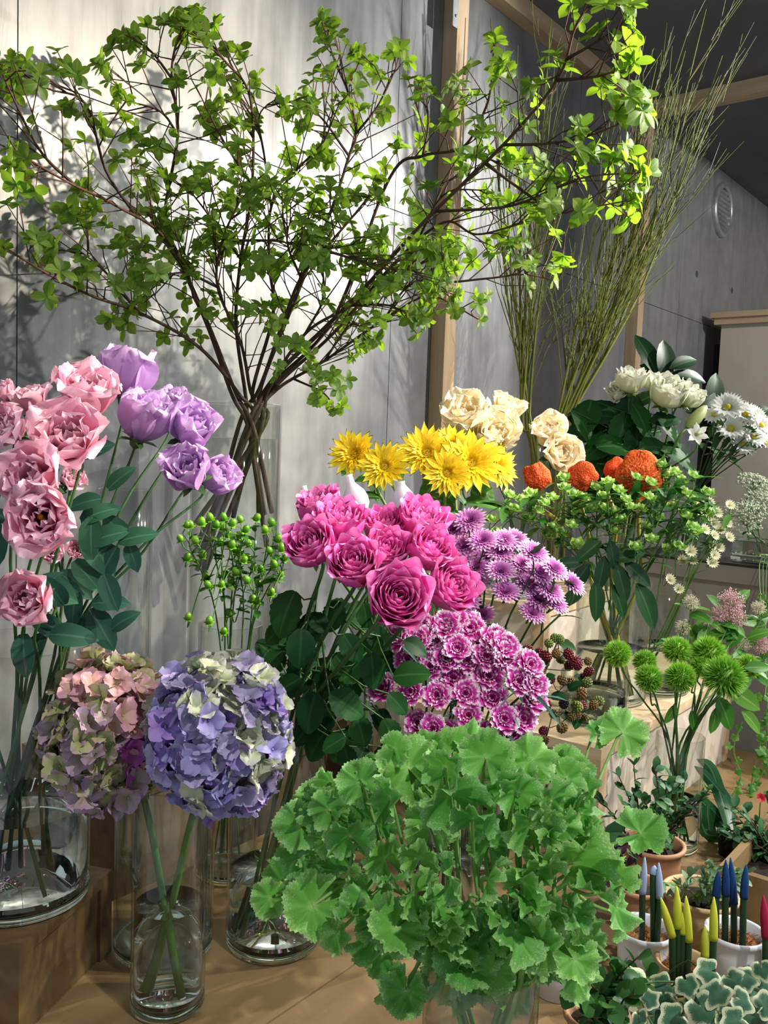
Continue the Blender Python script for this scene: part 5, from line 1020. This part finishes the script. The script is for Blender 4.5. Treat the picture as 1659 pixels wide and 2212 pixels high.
br = [('leafy branch sweeping far left over the sunlit wall', [(500, 850, 1.70), (443, 692, 1.62), (359, 519, 1.55), (254, 446, 1.46), (150, 395, 1.36), (20, 320, 1.28)], 20, [([(300, 480, 1.5), (228, 367, 1.45), (185, 224, 1.42), (100, 190, 1.36), (20, 135, 1.32)], 10), ([(150, 395, 1.38), (90, 330, 1.32), (30, 215, 1.28), (5, 160, 1.26)], 6)]),
      ('tall leafy branch rising left of centre to the top', [(510, 850, 1.72), (450, 700, 1.66), (380, 540, 1.62), (356, 464, 1.58), (384, 291, 1.54), (371, 169, 1.5), (380, 97, 1.48), (405, 42, 1.46)], 18, [([(371, 169, 1.5), (325, 110, 1.48), (270, 75, 1.46)], 3), ([(384, 291, 1.54), (345, 240, 1.5), (260, 215, 1.48)], 5)]),
      ('low leafy branch reaching left near the lilac lisianthus', [(515, 850, 1.70), (430, 750, 1.6), (300, 675, 1.5), (200, 640, 1.42), (100, 590, 1.34), (10, 535, 1.27)], 15, [([(300, 680, 1.5), (230, 590, 1.44), (170, 540, 1.4)], 5)]),
      ('leafy branch at centre left with twigs up to the top edge', [(530, 850, 1.74), (510, 700, 1.68), (520, 560, 1.64), (545, 400, 1.6), (540, 210, 1.56), (485, 131, 1.53), (435, 70, 1.5)], 18, [([(545, 400, 1.6), (480, 300, 1.55), (425, 190, 1.52)], 6), ([(520, 560, 1.64), (440, 450, 1.6), (400, 400, 1.56)], 6)]),
      ('upright leafy branch in the middle of the vase', [(545, 850, 1.76), (590, 680, 1.72), (582, 570, 1.68), (586, 447, 1.66), (633, 376, 1.65), (700, 304, 1.64), (720, 240, 1.63)], 16, [([(586, 447, 1.66), (570, 330, 1.63), (560, 250, 1.6), (600, 210, 1.6)], 7)]),
      ('leafy branch leaning right of centre up to a thin red tip', [(560, 850, 1.76), (640, 640, 1.74), (716, 453, 1.72), (754, 337, 1.70), (769, 289, 1.69), (754, 207, 1.67), (720, 120, 1.66), (696, 48, 1.65)], 17, [([(769, 289, 1.69), (815, 230, 1.68), (850, 160, 1.67), (862, 120, 1.66)], 6), ([(754, 337, 1.7), (690, 250, 1.66), (640, 230, 1.64)], 5)]),
      ('long bright branch stretching right across the wooden post', [(590, 820, 1.75), (700, 710, 1.70), (778, 632, 1.66), (918, 477, 1.56), (1087, 313, 1.46), (1203, 174, 1.38), (1241, 63, 1.33), (1275, 5, 1.30)], 13, [([(1087, 316, 1.46), (1180, 310, 1.42), (1270, 294, 1.38), (1400, 241, 1.33)], 8), ([(933, 465, 1.55), (1106, 444, 1.46), (1251, 386, 1.40), (1395, 372, 1.35)], 8), ([(1106, 444, 1.46), (1190, 452, 1.43), (1251, 451, 1.40), (1355, 434, 1.36)], 5), ([(1203, 174, 1.38), (1290, 165, 1.34), (1335, 150, 1.32)], 4), ([(1225, 120, 1.36), (1290, 90, 1.33), (1350, 50, 1.31)], 2)]),
      ('lower bright branch spreading right below the long one', [(590, 830, 1.77), (720, 690, 1.74), (841, 386, 1.68), (913, 337, 1.64), (1000, 318, 1.6), (1048, 236, 1.56), (1063, 169, 1.54), (1068, 96, 1.52)], 13, [([(913, 337, 1.64), (925, 270, 1.62), (922, 215, 1.6)], 3), ([(1000, 318, 1.6), (1060, 345, 1.56), (1130, 370, 1.54)], 5)]),
      ('leafy branch fanning right through the post at mid height', [(600, 830, 1.77), (720, 720, 1.73), (860, 560, 1.68), (960, 480, 1.62), (1029, 506, 1.58), (1130, 482, 1.55)], 15, [([(860, 560, 1.68), (937, 607, 1.62), (1048, 602, 1.57), (1130, 593, 1.54), (1195, 605, 1.52)], 9), ([(900, 540, 1.65), (960, 420, 1.62), (1050, 410, 1.58)], 8)]),
      ('drooping low branch at right with pale hanging leaf tips', [(600, 840, 1.78), (700, 780, 1.78), (830, 690, 1.76), (930, 640, 1.72), (1035, 690, 1.68)], 14, [([(700, 780, 1.78), (760, 700, 1.77), (800, 740, 1.76)], 5), ([(640, 840, 1.78), (700, 850, 1.77), (722, 885, 1.76)], 4), ([(830, 690, 1.76), (880, 620, 1.74), (960, 590, 1.7)], 6)]),
      ('dense middle branch spreading over the centre of the wall', [(560, 840, 1.72), (610, 700, 1.62), (650, 600, 1.56), (700, 540, 1.52), (760, 470, 1.5), (800, 420, 1.48)], 16, [([(650, 600, 1.56), (620, 520, 1.52), (640, 440, 1.5)], 8), ([(700, 540, 1.52), (800, 570, 1.5), (880, 590, 1.48)], 8)]),
      ('leafy branch spreading low right of centre under the bright one', [(580, 840, 1.74), (660, 720, 1.68), (760, 660, 1.64), (850, 600, 1.6), (930, 560, 1.58)], 13, [([(660, 720, 1.68), (700, 640, 1.64), (690, 560, 1.6)], 7), ([(760, 660, 1.64), (840, 660, 1.6), (900, 690, 1.58)], 6)]),
      ('short dense branch at centre, dark against the bright wall', [(540, 840, 1.72), (520, 740, 1.66), (470, 620, 1.6), (480, 520, 1.56), (520, 430, 1.53)], 18, [([(470, 620, 1.6), (400, 590, 1.55), (330, 600, 1.5)], 7), ([(480, 520, 1.56), (590, 520, 1.54), (640, 530, 1.53)], 7)])]
for lab, pts, tn, subs in br:
    big = 'long bright' in lab
    tn = int(tn*1.5); subs = [(a, int(c*1.4)+1) for a, c in subs]
    branch(lab, pts, .0065 if big else .0052, .0016, tn, .33, .029 if big else .0235, (.04, .12) if big else (.05, .15), subs)
